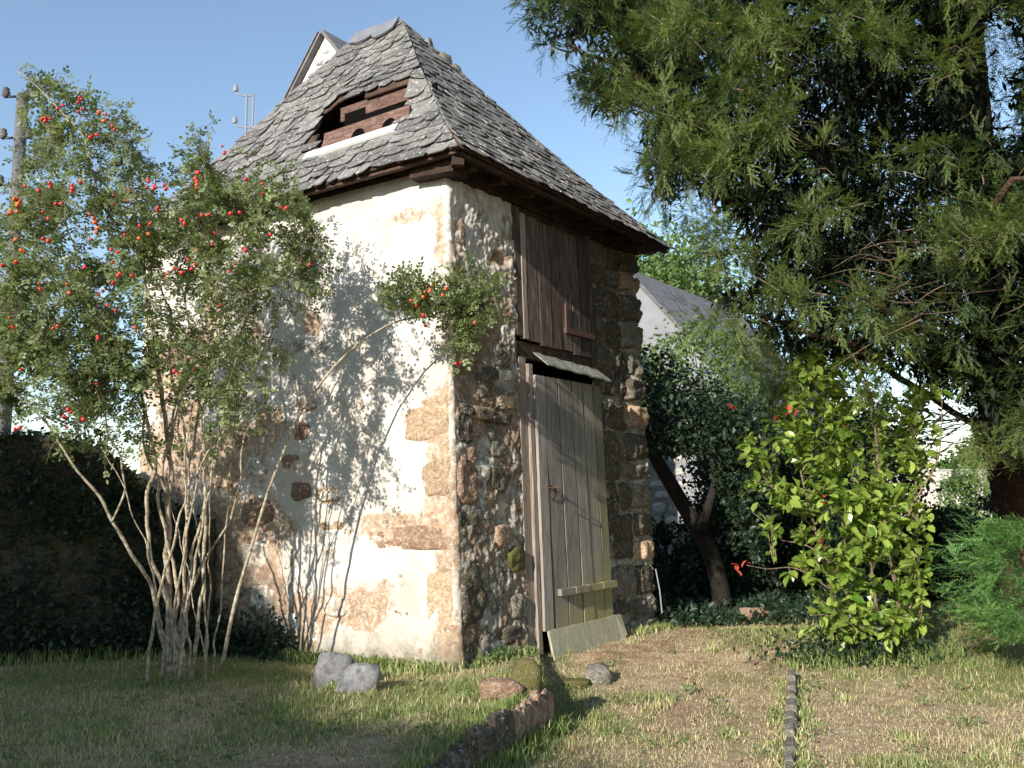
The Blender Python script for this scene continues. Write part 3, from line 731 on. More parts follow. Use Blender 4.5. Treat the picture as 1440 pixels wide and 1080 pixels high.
boulder('fieldstone', 506, 960, 54, 38, 7.1, M['basalt'], 'right of the two smooth grey stones leaning at the foot of the plastered wall', seed=8.3, depth=.45, tilt=.15)
boulder('fieldstone', 741, 960, 40, 50, 7.0, M['moss'], 'mossy block of stone at the left foot of the plank door', seed=5, depth=.8)
boulder('fieldstone', 843, 952, 38, 24, 7.75, M['grey'], 'pale rough stone lying against the leaning foot board of the door', seed=6.6)
boulder('fieldstone', 812, 962, 36, 10, 7.5, M['moss'], 'low mossy stone half sunk in front of the foot board', seed=2.2)
boulder('fieldstone', 706, 972, 60, 26, 6.9, M['redstone'], 'flat pinkish stone in the grass beside the mossy block', seed=9.9)
boulder('fieldstone', 1060, 868, 44, 20, 9.5, M['redstone'], 'earthy brown stone in the grass left of the leafy shrub', seed=12)

# ------------------------------------------------------------------ kerbs
kerb = thing('lawn_edging', tuple(KB), 'dark ragged stone edging that holds up the lawn between tower and camera', 'edging')
p = KA.copy(); step = 0
while p[1] > 3.3:
    w = random.uniform(.05, .10); d = -KD; nrm = V3(KD[1], -KD[0], 0)
    zt = float(gz(p[0]-.12, p[1]))+.045+random.uniform(-.045, .02); zb = -.32
    V = []; F = []; sd = random.random()*40; nn_ = 5
    for i in range(nn_):
        for j in range(nn_):
            for_ = (i/(nn_-1)-.5)*2; g = (j/(nn_-1))
            V.append((i, j))
    fr_ = lambda s, z, dd, p=p, zt=zt: p+d*s+nrm*(dd+.02)+V3(0, 0, z)
    # block with top: closed box, bent
    bx_ = MB(); ring = []
    prof = [(-.045, zb), (-.04, zt-.03), (-.015, zt), (.025, zt+.004), (.045, zt-.03), (.05, (zt+zb)/2), (.06, zb)]
    NS = 4; V = []
    for i in range(NS):
        s = w*i/(NS-1)*.97
        for q, (dn, z_) in enumerate(prof):
            k = .020*mn.noise(Vector((sd+s*25, z_*14, q))); e = -.02 if i in (0, NS-1) and 0 < q < 5 else 0
            V.append(p+d*s+nrm*(dn+k)+V3(0, 0, z_+k+e*.7))
    m = len(prof); F = []
    for i in range(NS-1):
        for q in range(m-1): a = i*m+q; F.append((a, a+1, a+m+1, a+m))
    F += [tuple(range(m))[::-1], tuple((NS-1)*m+q for q in range(m))]
    build('edging_stone', V, F, M['redstone' if step < 9 else 'dark'], kerb, False)
    p = p+d*w; step += 1
RA, RB = GP(1113, 945, -.06), GP(1108, 1085, -.10)
RA2 = GP(1132, 926, -.06)
kerb2 = thing('lawn_edging', tuple(RB), 'thin grey slate edging in the dry lawn, in front of the leafy shrub', 'edging')
pts = [RA, RB, RB+(RB-RA)/np.linalg.norm(RB-RA)*1.2]
for a, b in zip(pts[:-1], pts[1:]):
    Ln = np.linalg.norm(b-a); d = (b-a)/Ln; nrm = V3(-d[1], d[0], 0); t = 0
    while t < Ln:
        w = random.uniform(.09, .2); q = a+d*t; g0 = float(gz(q[0], q[1])); ht = g0+.125+random.uniform(-.035, .03); th = random.uniform(.05, .085)
        V = []; sd = random.random()*40
        prof = [(-th/2, g0-.2), (-th/2, ht-.012), (-th/4, ht), (th/4, ht), (th/2, ht-.012), (th/2, g0-.2)]
        for i in range(4):
            for k, (dn, z_) in enumerate(prof):
                e = .008*mn.noise(Vector((sd+i*.9, z_*20, k*.7))); V.append(q+d*(w*.95*i/3)+nrm*(dn+e)+V3(0, 0, z_-a[2]*0+e*1.2))
        m = 6; F = []
        for i in range(3):
            for k in range(m-1): c_ = i*m+k; F.append((c_, c_+m, c_+m+1, c_+1))
        F += [tuple(range(m)), tuple(3*m+k for k in range(m))[::-1]]
        V = [V3(v[0], v[1], v[2]) for v in V]
        build('edging_stone', V, F, M['grey'], kerb2); t += w

# ------------------------------------------------------------------ low garden wall left of the tower
GA, GB = V3(-7.2, 7.75, 0), V3(-2.92, 8.78, 0)
gw = thing('garden_wall', tuple((GA+GB)/2), 'dark rubble garden wall in shade running left from the tower behind the rose', 'stone wall')
GD = (GB-GA)/np.linalg.norm(GB-GA); GN = V3(GD[1], -GD[0], 0); GL = np.linalg.norm(GB-GA)
def gtop(s): return 2.0-.85*float(sstep(GL-1.3, GL, s))+.05*sin(s*3)
V = []; NX = 120; NZ = 55
for i in range(NX+1):
    s = GL*i/NX
    for j in range(NZ+1):
        z = -.3+(gtop(s)+.3)*j/NZ; pt = GA+GD*s
        o_ = .05*fbm(pt[0], pt[1], z, 4, 3)+.02*fbm(pt[0], pt[1], z, 4, 11)+.05; q = pt+GN*o_; V.append((q[0], q[1], z))
base = len(V)
for i in range(NX+1):
    s = GL*i/NX; pt = GA+GD*s-GN*.45
    V.append((pt[0], pt[1], gtop(s)-.02)); V.append((pt[0], pt[1], -.3))
F = []
for i in range(NX):
    for j in range(NZ): a = i*(NZ+1)+j; F.append((a, a+NZ+1, a+NZ+2, a+1))
    a = i*(NZ+1)+NZ; b = base+2*i; F.append((a, a+NZ+1, b+2, b)); F.append((b, b+2, b+3, b+1))
F.append(tuple(NX*(NZ+1)+j for j in range(NZ+1))+(base+2*NX, base+2*NX+1))
gcore = build_np('wall_core', np.array(V), np.array([f for f in F if len(f) == 4]), stone_mat('earth_mortar', (.035, .028, .02), (.08, .06, .045), (.15, .11, .085), 6, .1, .5), gw, smooth=True)  # mortar tone darkened too for the wall's shade
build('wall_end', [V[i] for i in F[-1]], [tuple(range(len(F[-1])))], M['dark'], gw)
fg = lambda s, z, d: GA+GD*s+GN*(d+.06)+V3(0, 0, z)
z = -.1
while z < 1.9:
    h = random.uniform(.19, .33); s = .2+random.uniform(0, .2)
    while s < GL-.1:
        w = random.uniform(.18, .45)
        zj = random.uniform(-.07, .07); hj = h*random.uniform(.7, 1.05)
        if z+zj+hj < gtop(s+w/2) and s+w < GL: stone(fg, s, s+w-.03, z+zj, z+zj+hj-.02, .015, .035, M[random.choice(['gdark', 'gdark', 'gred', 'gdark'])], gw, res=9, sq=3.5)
        s += w
    z += h

# ------------------------------------------------------------------ foliage templates (numpy)
def rotm(d, roll=None):
    """rotation frames taking +X to d, arrays"""
    d = d/np.linalg.norm(d, axis=1, keepdims=True); up = np.tile(V3(0, 0, 1), (len(d), 1)); up[np.abs(d[:, 2]) > .97] = V3(1, 0, 0)
    y = np.cross(up, d); y /= np.linalg.norm(y, axis=1, keepdims=True); z = np.cross(d, y)
    if roll is not None:
        c, s = np.cos(roll)[:, None], np.sin(roll)[:, None]; y, z = y*c+z*s, z*c-y*s
    return np.stack([d, y, z], -1)
def scatter(tv, tf, pos, rot, sc, trnd=None):
    """tile template (verts, faces) -> big arrays, per vertex rnd"""
    n_, k = len(pos), len(tv)
    V = np.einsum('nij,kj->nki', rot, tv)*sc[:, None, None]+pos[:, None, :]
    F = tf[None, :, :]+(np.arange(n_)*k)[:, None, None]
    return V.reshape(-1, 3), F.reshape(-1, tf.shape[1])
def leaflet(l=1., w=.5, fold=.12):        # pointed oval, 4 quads->6 verts
    v = np.array([(0, 0, 0), (.3, w*.42, fold), (.7, w*.40, fold*.8), (1, 0, -.08), (.7, -w*.40, fold*.8), (.3, -w*.42, fold), (.5, 0, 0)])*np.array([l, l, l])
    f = np.array([(0, 6, 1), (1, 6, 2), (2, 6, 3), (3, 6, 4), (4, 6, 5), (5, 6, 0)])
    if fold < 0: v = v[:6]; v[:, 2] *= -1; f = np.array([(0, 5, 1), (1, 5, 4), (1, 4, 2), (2, 4, 3)])
    return v, f
def compound(nl=5, l=.035):               # rose leaf: pairs of leaflets and a terminal one
    V = []; F = []; k = 0; v, f = leaflet(l, .66, -.08)
    v = v*np.array([1, 1, 1]); 
    def put(p, ang, sc):
        nonlocal k
        c, s = cos(ang), sin(ang); q = v*sc; q = np.stack([q[:, 0]*c-q[:, 1]*s, q[:, 0]*s+q[:, 1]*c, q[:, 2]-.1*abs(q[:, 0])], -1)+p
        V.append(q); F.append(f+k); k += len(q)
    L_ = l*2.3
    for i in range(nl//2):
        x = L_*(.35+.55*i/(nl//2)); 
        for sg in (1, -1): put(V3(x, 0, -.12*x), sg*1.05, .85+.1*i)
    put(V3(L_, 0, -.14*L_), 0, 1.05)
    st = np.array([(0, .0012, 0), (0, -.0012, 0), (L_, 0, -.14*L_)]); V.append(st); F.append(np.array([(0, 1, 2)])+k)
    return np.concatenate(V), np.concatenate(F)
def rnd_dirs(n_, up=.2):
    d = rng.normal(size=(n_, 3)); d[:, 2] += up; return d/np.linalg.norm(d, axis=1, keepdims=True)
def pm(px, py, polys): return inpoly(px, py, polys)

# ------------------------------------------------------------------ rose shrub
base = PX(252, 936, 7.15); base[2] = float(gz(base[0], base[1]))
rose = thing('rose_shrub', tuple(base), 'tall dog rose full of red hips on pale bare canes against the plastered wall', 'rose bush')
def wally(px):
    r = ray(px, 700); t = ((C0-CAMP) @ nL)/(r @ nL); y = (CAMP+r*t)[1]
    return y if px < 645 else 7.3
def PXw(l, d0, d1, gap=.3): n_ = len(l); return [PX(x, y, min(d0+(d1-d0)*i/(n_-1), wally(x)-gap)) for i, (x, y) in enumerate(l)]
def PXd(l, d0, d1): n_ = len(l); return [PX(x, y, d0+(d1-d0)*i/(n_-1)) for i, (x, y) in enumerate(l)]
by = base[1]
canes = [([(240, 928), (236, 780), (238, 640), (222, 500), (205, 400), (200, 300), (185, 200)], by, by-.1, .030),
         ([(262, 930), (232, 840), (205, 740), (215, 660), (200, 560), (160, 480), (110, 380), (90, 280)], by, by-.5, .022),
         ([(232, 925), (215, 830), (180, 770), (140, 700), (95, 640), (60, 590), (10, 540)], by, by-.6, .020),
         ([(272, 928), (282, 830), (290, 700), (285, 600), (300, 520), (340, 480), (350, 380), (330, 300)], by, by-.25, .019),
         ([(250, 930), (262, 800), (262, 700), (280, 560), (262, 440), (270, 330), (290, 230), (292, 185)], by, by+.1, .018),
         ([(245, 930), (248, 820), (225, 700), (240, 600), (270, 500), (320, 420), (390, 360), (440, 330)], by, by-.3, .017),
         ([(268, 920), (256, 800), (265, 640), (240, 520), (235, 420), (150, 300), (120, 200), (60, 130), (25, 100)], by, by-.6, .014),
         ([(258, 925), (272, 780), (300, 660), (330, 560), (380, 470), (400, 400), (420, 370)], by, by-.1, .015),
         ([(300, 930), (310, 830), (322, 700), (330, 600), (325, 520), (345, 450)], by+.1, by+.2, .009),
         ([(240, 925), (225, 860), (215, 800), (195, 740), (150, 640), (120, 590)], by, by-.3, .010),
         ([(160, 735), (175, 660), (150, 600), (130, 540), (60, 500), (20, 440)], by-.3, by-.6, .009),
         ([(236, 700), (205, 630), (195, 560), (150, 540), (80, 480), (30, 400)], by-.05, by-.7, .012),
         ([(238, 640), (255, 560), (300, 480), (330, 430), (370, 400)], by-.05, by-.5, .011)]
rs = random.Random(5)
for k in range(7):
    xt = rs.uniform(40, 400); yt = rs.uniform(330, 520); xb = 250+rs.uniform(-45, 60); xm = xb+(xt-xb)*rs.uniform(.25, .6)
    canes.append(([(xb, 930), (xb+(xm-xb)*.35+rs.uniform(-8, 8), 830), (xm, 700+rs.uniform(-40, 40)), ((xm+xt)/2+rs.uniform(-20, 20), 590), (xt, yt)], by+rs.uniform(-.28, .25), by+rs.uniform(-.7, .3), rs.uniform(.006, .015)))
allp = []
for l, d0, d1, r0 in canes:
    c = curve(PXw(l, d0, d1), 8); c[0] = V3(c[0][0], c[0][1], float(gz(c[0][0], c[0][1]))-.03 if l[0][1] > 900 else c[0][2]); nn_ = len(c)
    c = [p+V3(.03*mn.noise(Vector(p*5+r0*900)), .04*mn.noise(Vector(p*4+3)), 0)+V3(.006*mn.noise(Vector(p*30)), .006*mn.noise(Vector(p*30+5)), 0) for p in c]
    MB().tube(c, [r0*.9*(1-.72*i/nn_)*(1+.25*mn.noise(Vector(p*22))) for i, p in enumerate(c)], 8).build('cane', M['cane'], rose, True)
    allp += c[nn_//2:]
arch = [(312, 938), (330, 850), (352, 775), (378, 690), (405, 620), (432, 565), (480, 505), (530, 466), (570, 449), (620, 446), (660, 452)]
ac = curve(PXw(arch, by-.05, by-.25, .35), 6)
MB().tube(ac, [.016*(1-.7*i/len(ac)) for i in range(len(ac))], 7).build('cane', M['cane'], rose, True)['label'] = 'single long cane arching over to the tower corner'
allp = np.array(allp)
ell = [(230, 580, 110, 80, 1.3), (140, 625, 80, 45, .5), (335, 560, 60, 70, .8), (130, 400, 150, 150, 7), (45, 400, 60, 130, 3.5), (60, 530, 80, 60, 1.5), (310, 330, 110, 105, 6), (60, 330, 80, 130, 4), (140, 240, 90, 70, 3), (110, 530, 140, 75, 5), (400, 370, 75, 85, 3.2), (370, 280, 60, 55, 1.6), (60, 520, 95, 85, 3.5), (230, 430, 130, 120, 5), (260, 520, 110, 60, 1.6), (110, 170, 80, 45, 1.2),
       (290, 205, 30, 38, .35), (225, 270, 90, 65, 3), (-70, 420, 90, 180, 2.5), (350, 520, 60, 40, .8), (60, 115, 45, 30, .22)]
wts = np.array([e[4] for e in ell]); wts = wts/wts.sum()
NT = 3150; tp = []
for i in range(NT):
    e = ell[rng.choice(len(ell), p=wts)]; a = rng.uniform(0, 2*pi); r = sqrt(rng.uniform(0, 1))
    x, y = e[0]+e[2]*r*cos(a), e[1]+e[3]*r*sin(a)
    dep = min(by-.25+rng.uniform(-1, 1)*1.0*sqrt(max(.05, 1-r*r)), wally(x)-.12); tp.append(PX(x, y, dep))
tp = np.array(tp)
clump = np.array([fbm(p[0], p[1], p[2], 3, 2.9) for p in tp]); tp = tp[clump > -.10]
NA = 170
at = []
for i in range(NA):
    a = rng.uniform(0, 2*pi); r = sqrt(rng.uniform()); cx_, cy_, rx, ry = [(605, 412, 78, 36), (668, 415, 46, 55), (560, 390, 36, 26), (650, 480, 22, 40)][rng.choice(4, p=[.5, .3, .1, .1])]
    at.append(PX(cx_+rx*r*cos(a), cy_+ry*r*sin(a), min(6.7, wally(cx_)-.25)+rng.uniform(-.2, .15)))
at = np.array(at); archn = np.array(ac[-16:])
tws = MB(); lp = []; ld_ = []
def grow(tip, src, nleaf, rad=.003):
    d = np.linalg.norm(src-tip-V3(0, 0, .1), axis=1); s0 = src[np.argmin(d)]; ln = np.linalg.norm(tip-s0)
    start = s0 if ln < .5 else tip+(s0-tip)*(.42/ln)
    mid = (start+tip)/2+V3(0, 0, .06)+rng.normal(size=3)*.02
    tws.tube([start, mid, tip], [rad, rad*.7, rad*.4], 3, False)
    for k in range(nleaf):
        t = (k+1)/nleaf; p = (1-t)**2*start+2*t*(1-t)*mid+t*t*tip
        dv = (tip-start)/max(ln, .1); dv = dv+rng.normal(size=3)*.75+V3(0, 0, .05); lp.append(p); ld_.append(dv)
for p in tp: grow(p, allp, 7)
na0 = len(lp)
for p in at: grow(p, archn, 8)
tws.build('twigs', M['twig'], rose, kind='stuff')
lp = np.array(lp); ld_ = np.array(ld_)
cv, cf = compound(5, .031)
sc = rng.uniform(.75, 1.35, len(lp)); rot = rotm(ld_, rng.normal(size=len(lp))*.7)
dist = np.linalg.norm(lp-CAMP, axis=1); pxx, pyy = proj(lp)
vis = (pxx > 0) & (pxx < 1440) & (pyy > 0)
order = np.argsort(np.where(vis, -sc/dist, 9)); big_ = order[:290]; rest_ = order[290:]
lm = bpy.data.meshes.new('leaf'); lm.from_pydata([tuple(v) for v in cv], [], [tuple(int(i) for i in f) for f in cf]); lm.materials.append(M['rleafo'])
def leafobj(name, me, p, rt, s, parent):
    o = bpy.data.objects.new(name, me); COL.objects.link(o); o.parent = parent
    o.matrix_local = Matrix.Translation(Vector(p-WL[parent.name])) @ Matrix(rt.tolist()).to_4x4() @ Matrix.Scale(float(s), 4); return o
for i in big_: leafobj('leaf', lm, lp[i], rot[i], sc[i], rose)
V, F = scatter(cv, cf, lp[rest_], rot[rest_], sc[rest_])
rr = np.repeat(np.clip(rng.normal(.5, .28, len(rest_)), 0, 1), len(cv))
build_np('foliage', V, F, M['rleaf'], rose, attr={'rnd': rr}, centre=tuple(base), kind='stuff')
# hips, in small bunches
hv = []; hf = []
for j in range(5):
    for i in range(7):
        a = 2*pi*i/7; b = -pi/2+pi*j/4; hv.append((.8*cos(a)*cos(b), .8*sin(a)*cos(b), sin(b)*1.05))
for j in range(4):
    for i in range(7): a = j*7+i; b = j*7+(i+1) % 7; hf.append((a, b, b+7, a+7))
hms = []
for mt in ('hip', 'hipo'):
    hm = bpy.data.meshes.new('rose_hip'); hm.from_pydata(hv, [], hf); hm.polygons.foreach_set('use_smooth', [True]*len(hf)); hm.materials.append(M[mt]); hms.append(hm)
hipc = [(190, 150, 7), (215, 165, 5)]
cl = [(65, 165, 6, 0), (78, 150, 2, 0), (110, 142, 4, 0), (112, 155, 2, 0), (158, 182, 2, 0), (132, 192, 3, 0), (143, 158, 3, 1), (35, 262, 1, 0), (70, 260, 3, 0), (48, 270, 2, 0), (108, 265, 4, 0), (25, 282, 8, 1),
      (18, 300, 4, 1), (85, 292, 2, 0), (210, 262, 6, 0), (235, 260, 2, 0), (275, 246, 4, 0), (284, 262, 2, 1), (312, 208, 2, 0), (228, 300, 3, 0), (130, 308, 5, 1), (160, 286, 2, 0), (176, 275, 2, 1), (362, 276, 2, 0),
      (30, 345, 3, 1), (58, 338, 2, 0), (160, 360, 3, 0), (175, 330, 1, 0), (135, 330, 3, 1), (265, 355, 2, 1), (270, 370, 3, 0), (240, 382, 3, 1), (250, 380, 2, 0), (165, 390, 2, 0), (180, 396, 2, 0), (143, 412, 2, 0), (155, 425, 2, 0),
      (300, 335, 2, 0), (330, 300, 2, 0), (345, 258, 2, 0), (398, 290, 2, 0), (435, 372, 1, 0), (95, 590, 3, 0), (115, 592, 2, 0), (100, 578, 2, 0), (25, 598, 2, 0), (30, 520, 1, 0), (65, 525, 1, 0), (136, 540, 1, 0), (247, 520, 2, 0), (280, 528, 2, 1),
      (140, 480, 2, 0), (75, 460, 2, 0), (20, 450, 2, 0), (190, 470, 2, 1), (310, 430, 2, 0), (345, 350, 2, 0), (380, 330, 1, 0), (90, 400, 2, 1), (50, 400, 2, 0), (120, 370, 2, 0), (200, 340, 2, 1), (210, 310, 2, 0),
      (580, 428, 2, 0), (596, 406, 3, 1), (628, 410, 2, 1), (597, 447, 2, 0), (648, 510, 2, 0), (672, 448, 2, 1), (607, 404, 2, 1), (15, 380, 2, 0), (60, 300, 2, 0), (330, 380, 2, 0), (290, 300, 2, 0), (260, 310, 2, 0)]
for (x, y, m, mt) in cl:
    dep = by-1.0+rng.uniform(-.2, .3) if x < 500 else 6.5
    for k in range(m):
        p = PX(x+rng.normal()*5*(m > 1), y+rng.normal()*5*(m > 1), dep+rng.uniform(-.1, .15)); d = rnd_dirs(1, -1.)
        o = leafobj('rose_hip', hms[mt], p, rotm(d)[0][:, [1, 2, 0]], rng.uniform(.013, .020), rose)

# ------------------------------------------------------------------ leafy quince-like shrub on the right
qb = GP(1222, 925, -.05)
q = thing('leafy_shrub', tuple(qb), 'sunlit shrub of large glossy yellow green leaves with a few red tips', 'shrub')
qy = qb[1]
stems = [([(1270, 925), (1262, 840), (1245, 740), (1235, 650), (1225, 560), (1200, 500)], .024), ([(1240, 920), (1225, 800), (1205, 700), (1190, 600), (1160, 530), (1135, 500)], .018),
         ([(1180, 920), (1172, 850), (1150, 760), (1130, 680), (1110, 600), (1090, 570)], .016), ([(1210, 920), (1190, 830), (1140, 740), (1090, 690), (1050, 640)], .012),
         ([(1265, 925), (1285, 820), (1290, 720), (1285, 620), (1300, 560)], .014), ([(1200, 920), (1190, 780), (1175, 660), (1170, 560), (1150, 490)], .011), ([(1170, 830), (1120, 800), (1080, 800), (1050, 795)], .008),
         ([(1190, 810), (1140, 770), (1100, 760)], .010), ([(1250, 780), (1290, 700), (1320, 640), (1325, 560)], .009), ([(1290, 925), (1296, 850), (1290, 780)], .007)]
sp = []
for l, r0 in stems:
    j = rng.uniform(-.25, .25); c = curve(PXd(l, qy, qy+j), 8); MB().tube(c, [r0*(1-.65*i/len(c)) for i in range(len(c))], 7).build('stem', M['twig'], q, True); sp += c[6:]
sp = np.array(sp)
qell = [(1150, 525, 45, 40, 1.3), (1205, 530, 50, 40, 1.2), (1240, 895, 60, 35, 1.6), (1180, 880, 50, 35, 1.2), (1120, 640, 85, 75, 4), (1220, 640, 85, 90, 4), (1250, 750, 65, 90, 4), (1150, 580, 55, 70, 2), (1275, 600, 45, 60, 2), (1180, 730, 75, 70, 2.5), (1240, 860, 60, 60, 2.5), (1170, 800, 60, 50, 1.5),
        (1150, 510, 35, 30, .45), (1085, 700, 45, 60, 1.), (1285, 850, 20, 60, .6), (1310, 560, 20, 25, .3)]
w_ = np.array([e[4] for e in qell]); w_ /= w_.sum(); QP = []; QD = []; tws = MB()
for i in range(640):
    e = qell[rng.choice(len(qell), p=w_)]; a = rng.uniform(0, 2*pi); r = sqrt(rng.uniform()); dep = qy+rng.uniform(-1, 1)*.42*sqrt(max(.1, 1-r*r))
    tip = PX(e[0]+e[2]*r*cos(a), e[1]+e[3]*r*sin(a), dep); d = np.linalg.norm(sp-tip-V3(0, 0, -.15), axis=1); s0 = sp[np.argmin(d)]; ln = np.linalg.norm(tip-s0)
    st = s0 if ln < .35 else tip+(s0-tip)*.35/ln
    tws.tube([st, (st+tip)/2+V3(0, 0, .02), tip], [.004, .003, .002], 3, False)
    for k in range(5):
        t = (k+1)/5; QP.append(st*(1-t)+tip*t); dv = (tip-st)/max(ln, .1)*.5+rng.normal(size=3)*.65+V3(0, 0, -.05)-V3(SUNH[0], SUNH[1], 0)*-.12; QD.append(dv)
tws.build('twigs', M['twig'], q, kind='stuff')
QP = np.array(QP); QD = np.array(QD); ov, of = leaflet(1., .62, .10)
qs = rng.uniform(.07, .135, len(QP)); qr = rotm(QD, rng.normal(size=len(QP))*.6); dist = np.linalg.norm(QP-CAMP, axis=1)
od = np.argsort(-qs/dist); qm = []
for mt in ('qleafo', 'qred'):
    me = bpy.data.meshes.new('leaf'); me.from_pydata([tuple(v) for v in ov], [], [tuple(int(i) for i in f) for f in of]); me.materials.append(M[mt]); qm.append(me)
for i in od[:270]: leafobj('leaf', qm[0], QP[i], qr[i], qs[i], q)
for (x, y, m) in ((1032, 580, 2), (1100, 583, 3), (1115, 580, 2), (1160, 705, 2), (1155, 765, 3), (1040, 800, 3), (1052, 788, 2), (1185, 595, 1)):
    for k in range(m): leafobj('leaf', qm[1], PX(x+rng.normal()*4, y+rng.normal()*3, qy-.4), rotm(rnd_dirs(1, .6))[0], .075, q)['label'] = 'red leaf'
r_ = od[270:]; V, F = scatter(ov, of, QP[r_], qr[r_], qs[r_])
build_np('foliage', V, F, M['qleaf'], q, attr={'rnd': np.repeat(rng.uniform(0, 1, len(r_)), len(ov))}, centre=tuple(qb), kind='stuff')

# ------------------------------------------------------------------ yew
def yew_boughs(nt_=9, seed=1, nl=.34):
    r = np.random.default_rng(seed); out = []
    for b in range(nt_):
        V = []; F = []; k = 0
        def needle(p, d, ln, w):
            nonlocal k
            s_ = np.cross(d, V3(0, 0, 1)); s_ = s_/(np.linalg.norm(s_)+1e-6)*w
            V.extend([p-s_, p+s_, p+d*ln]); F.append((k, k+1, k+2)); k += 3
        Lb = nl*r.uniform(.35, .6); ns = 9           # a tuft: short shoots leaving a short axis on all sides
        for i in range(ns):
            t = (i+.3)/ns; p0 = V3(Lb*t, 0, -.10*t*t); a_ = 2.4*i+r.uniform(-.5, .5); cone = r.uniform(.35, 1.15)*(1-.5*t)
            dd = V3(cos(cone), sin(cone)*cos(a_), sin(cone)*sin(a_)*.65-.12); dd /= np.linalg.norm(dd); ls = r.uniform(.07, .135)
            u_ = np.cross(dd, V3(0, 0, 1)); u_ /= np.linalg.norm(u_); w_ = np.cross(dd, u_); nn_ = int(ls/.0085)
            for j in range(nn_):
                u = (j+.5)/nn_; p = p0+dd*ls*u-V3(0, 0, .06*ls*u); az = (j % 2)*pi+r.uniform(-.7, .7)
                nd = dd*.75+(u_*cos(az)+w_*sin(az))*.75; nd /= np.linalg.norm(nd); needle(p, nd, .025*(1-.3*u)*r.uniform(.8, 1.2), .0042)
        out.append((np.array(V), np.array(F)))
    return out
boughs = yew_boughs()
def foliage_boughs(name, pos, dirs, mat, parent, size=(.8, 1.25), br=None):
    Vs = []; Fs = []; Rs = []; k = 0; n_ = len(pos); ch = rng.integers(0, len(boughs), n_); sc = rng.uniform(*size, n_); rt = rotm(dirs, rng.normal(size=n_)*.35)
    base_r = np.clip(rng.normal(.5, .2, n_) if br is None else br+rng.normal(0, .17, n_), 0, 1)
    for b, (tv, tf) in enumerate(boughs):
        m = np.where(ch == b)[0]
        if not len(m): continue
        V, F = scatter(tv, tf, pos[m], rt[m], sc[m]); Vs.append(V); Fs.append(F+k); k += len(V)
        tipf = np.clip(tv[:, 0]/.6, 0, 1)*.4-.15
        Rs.append(np.clip(base_r[m][:, None]+tipf[None, :]+rng.uniform(-.12, .12, (len(m), len(tv)//3)).repeat(3, 1), 0, 1).ravel())
    return build_np(name, np.concatenate(Vs), np.concatenate(Fs), mat, parent, attr={'rnd': np.concatenate(Rs)}, centre=tuple(WL[parent.name]), kind='stuff')
yb = V3(6.0, 10.6, float(gz(6.0, 10.6)))
yew = thing('yew_tree', tuple(yb), 'huge dark yew whose boughs hang over the garden and fill the upper right', 'yew tree')
def yfront(px): return 7.6-.9*np.clip((px-730)/710., 0, 1.6)
trunk_top = V3(5.5, 10.0, 7.5)
MB().tube(curve([yb+V3(0, 0, -.2), yb+V3(-.05, 0, 1.2), yb+V3(-.2, -.1, 3), trunk_top, trunk_top+V3(.1, .1, 3)], 6), [.30]*6+[.27]*6+[.22]*6+[.12]*7, 12).build('trunk', M['bark'], yew, True)
limbs = [([yb+V3(-.1, -.1, 2.0), PX(1340, 480, 7.8), PX(1265, 430, 7.0), PX(1180, 380, 6.9)], .10), ([yb+V3(-.2, -.1, 3), PX(1165, 220, 7.9), PX(1110, 100, 7.4), PX(1095, -60, 7.2)], .085),
         ([trunk_top-V3(0, 0, 2.5), PX(1000, 150, 7.8), PX(850, 60, 7.5), PX(760, 40, 7.4)], .07), ([yb+V3(-.1, 0, 2.6), PX(1080, 300, 8.0), PX(960, 230, 7.7), PX(890, 130, 7.6)], .06),
         ([yb+V3(0, 0, 1.8), PX(1200, 480, 7.6), PX(1060, 430, 7.6), PX(980, 400, 7.7)], .05), ([yb+V3(0, 0, 2.5), PX(1400, 300, 6.6), PX(1500, 200, 6.0)], .09), ([yb+V3(0, 0, 1.6), PX(1380, 600, 7.5), PX(1480, 620, 7)], .06),
         ([trunk_top-V3(0, 0, 1.0), PX(1250, -100, 7), PX(1200, -300, 6.6)], .08), ([yb+V3(0, 0, 2.2), yb+V3(1.5, -1.5, 3.0), yb+V3(3, -2, 3.2)], .09), ([yb+V3(0, 0, 2.6), yb+V3(1.5, 1.2, 3.4), yb+V3(3, 2, 3.6)], .09)]
for l, r0 in limbs:
    c = curve(l, 7); c = [p+V3(.12, .35, 0)*min(1, i/8)+V3(*(rng.normal(size=3)*.015)) for i, p in enumerate(c)]; MB().tube(c, [r0*.85*(1-.93*(i/len(c))**.8) for i in range(len(c))], 8).build('limb', M['bark'], yew, True)
ymask = [(722, -60), (735, 50), (760, 75), (810, 60), (845, 100), (780, 125), (838, 175), (880, 160), (900, 215), (885, 250), (905, 290), (945, 300), (985, 340), (1000, 395), (1015, 440), (960, 450), (1010, 490), (1050, 520),
         (1080, 575), (1150, 545), (1240, 560), (1320, 610), (1340, 655), (1500, 668), (1900, 660), (1900, -700), (722, -700)]
holes = [(1405, 70, 42, 55), (1410, 165, 34, 36), (1275, 232, 26, 10), (1330, 280, 22, 13), (1130, 25, 10, 8), (1000, 95, 10, 14), (900, 175, 24, 12), (940, 330, 8, 10), (1300, 345, 8, 5)]
gapd = [(980, 60, 30, 25), (1060, 330, 28, 30), (1290, 90, 40, 30), (1150, 420, 45, 22), (1420, 480, 40, 35), (870, 40, 18, 16), (1010, 260, 22, 30), (1240, 20, 40, 20), (1400, 250, 40, 40), (1270, 400, 60, 30), (1180, 160, 75, 110), (1320, 180, 75, 75), (1230, 330, 60, 60), (1390, 400, 110, 60), (1350, 540, 90, 60), (1110, 250, 45, 60), (1200, 490, 70, 40), (1060, 200, 30, 40)]
P_, D_, B_ = [], [], []
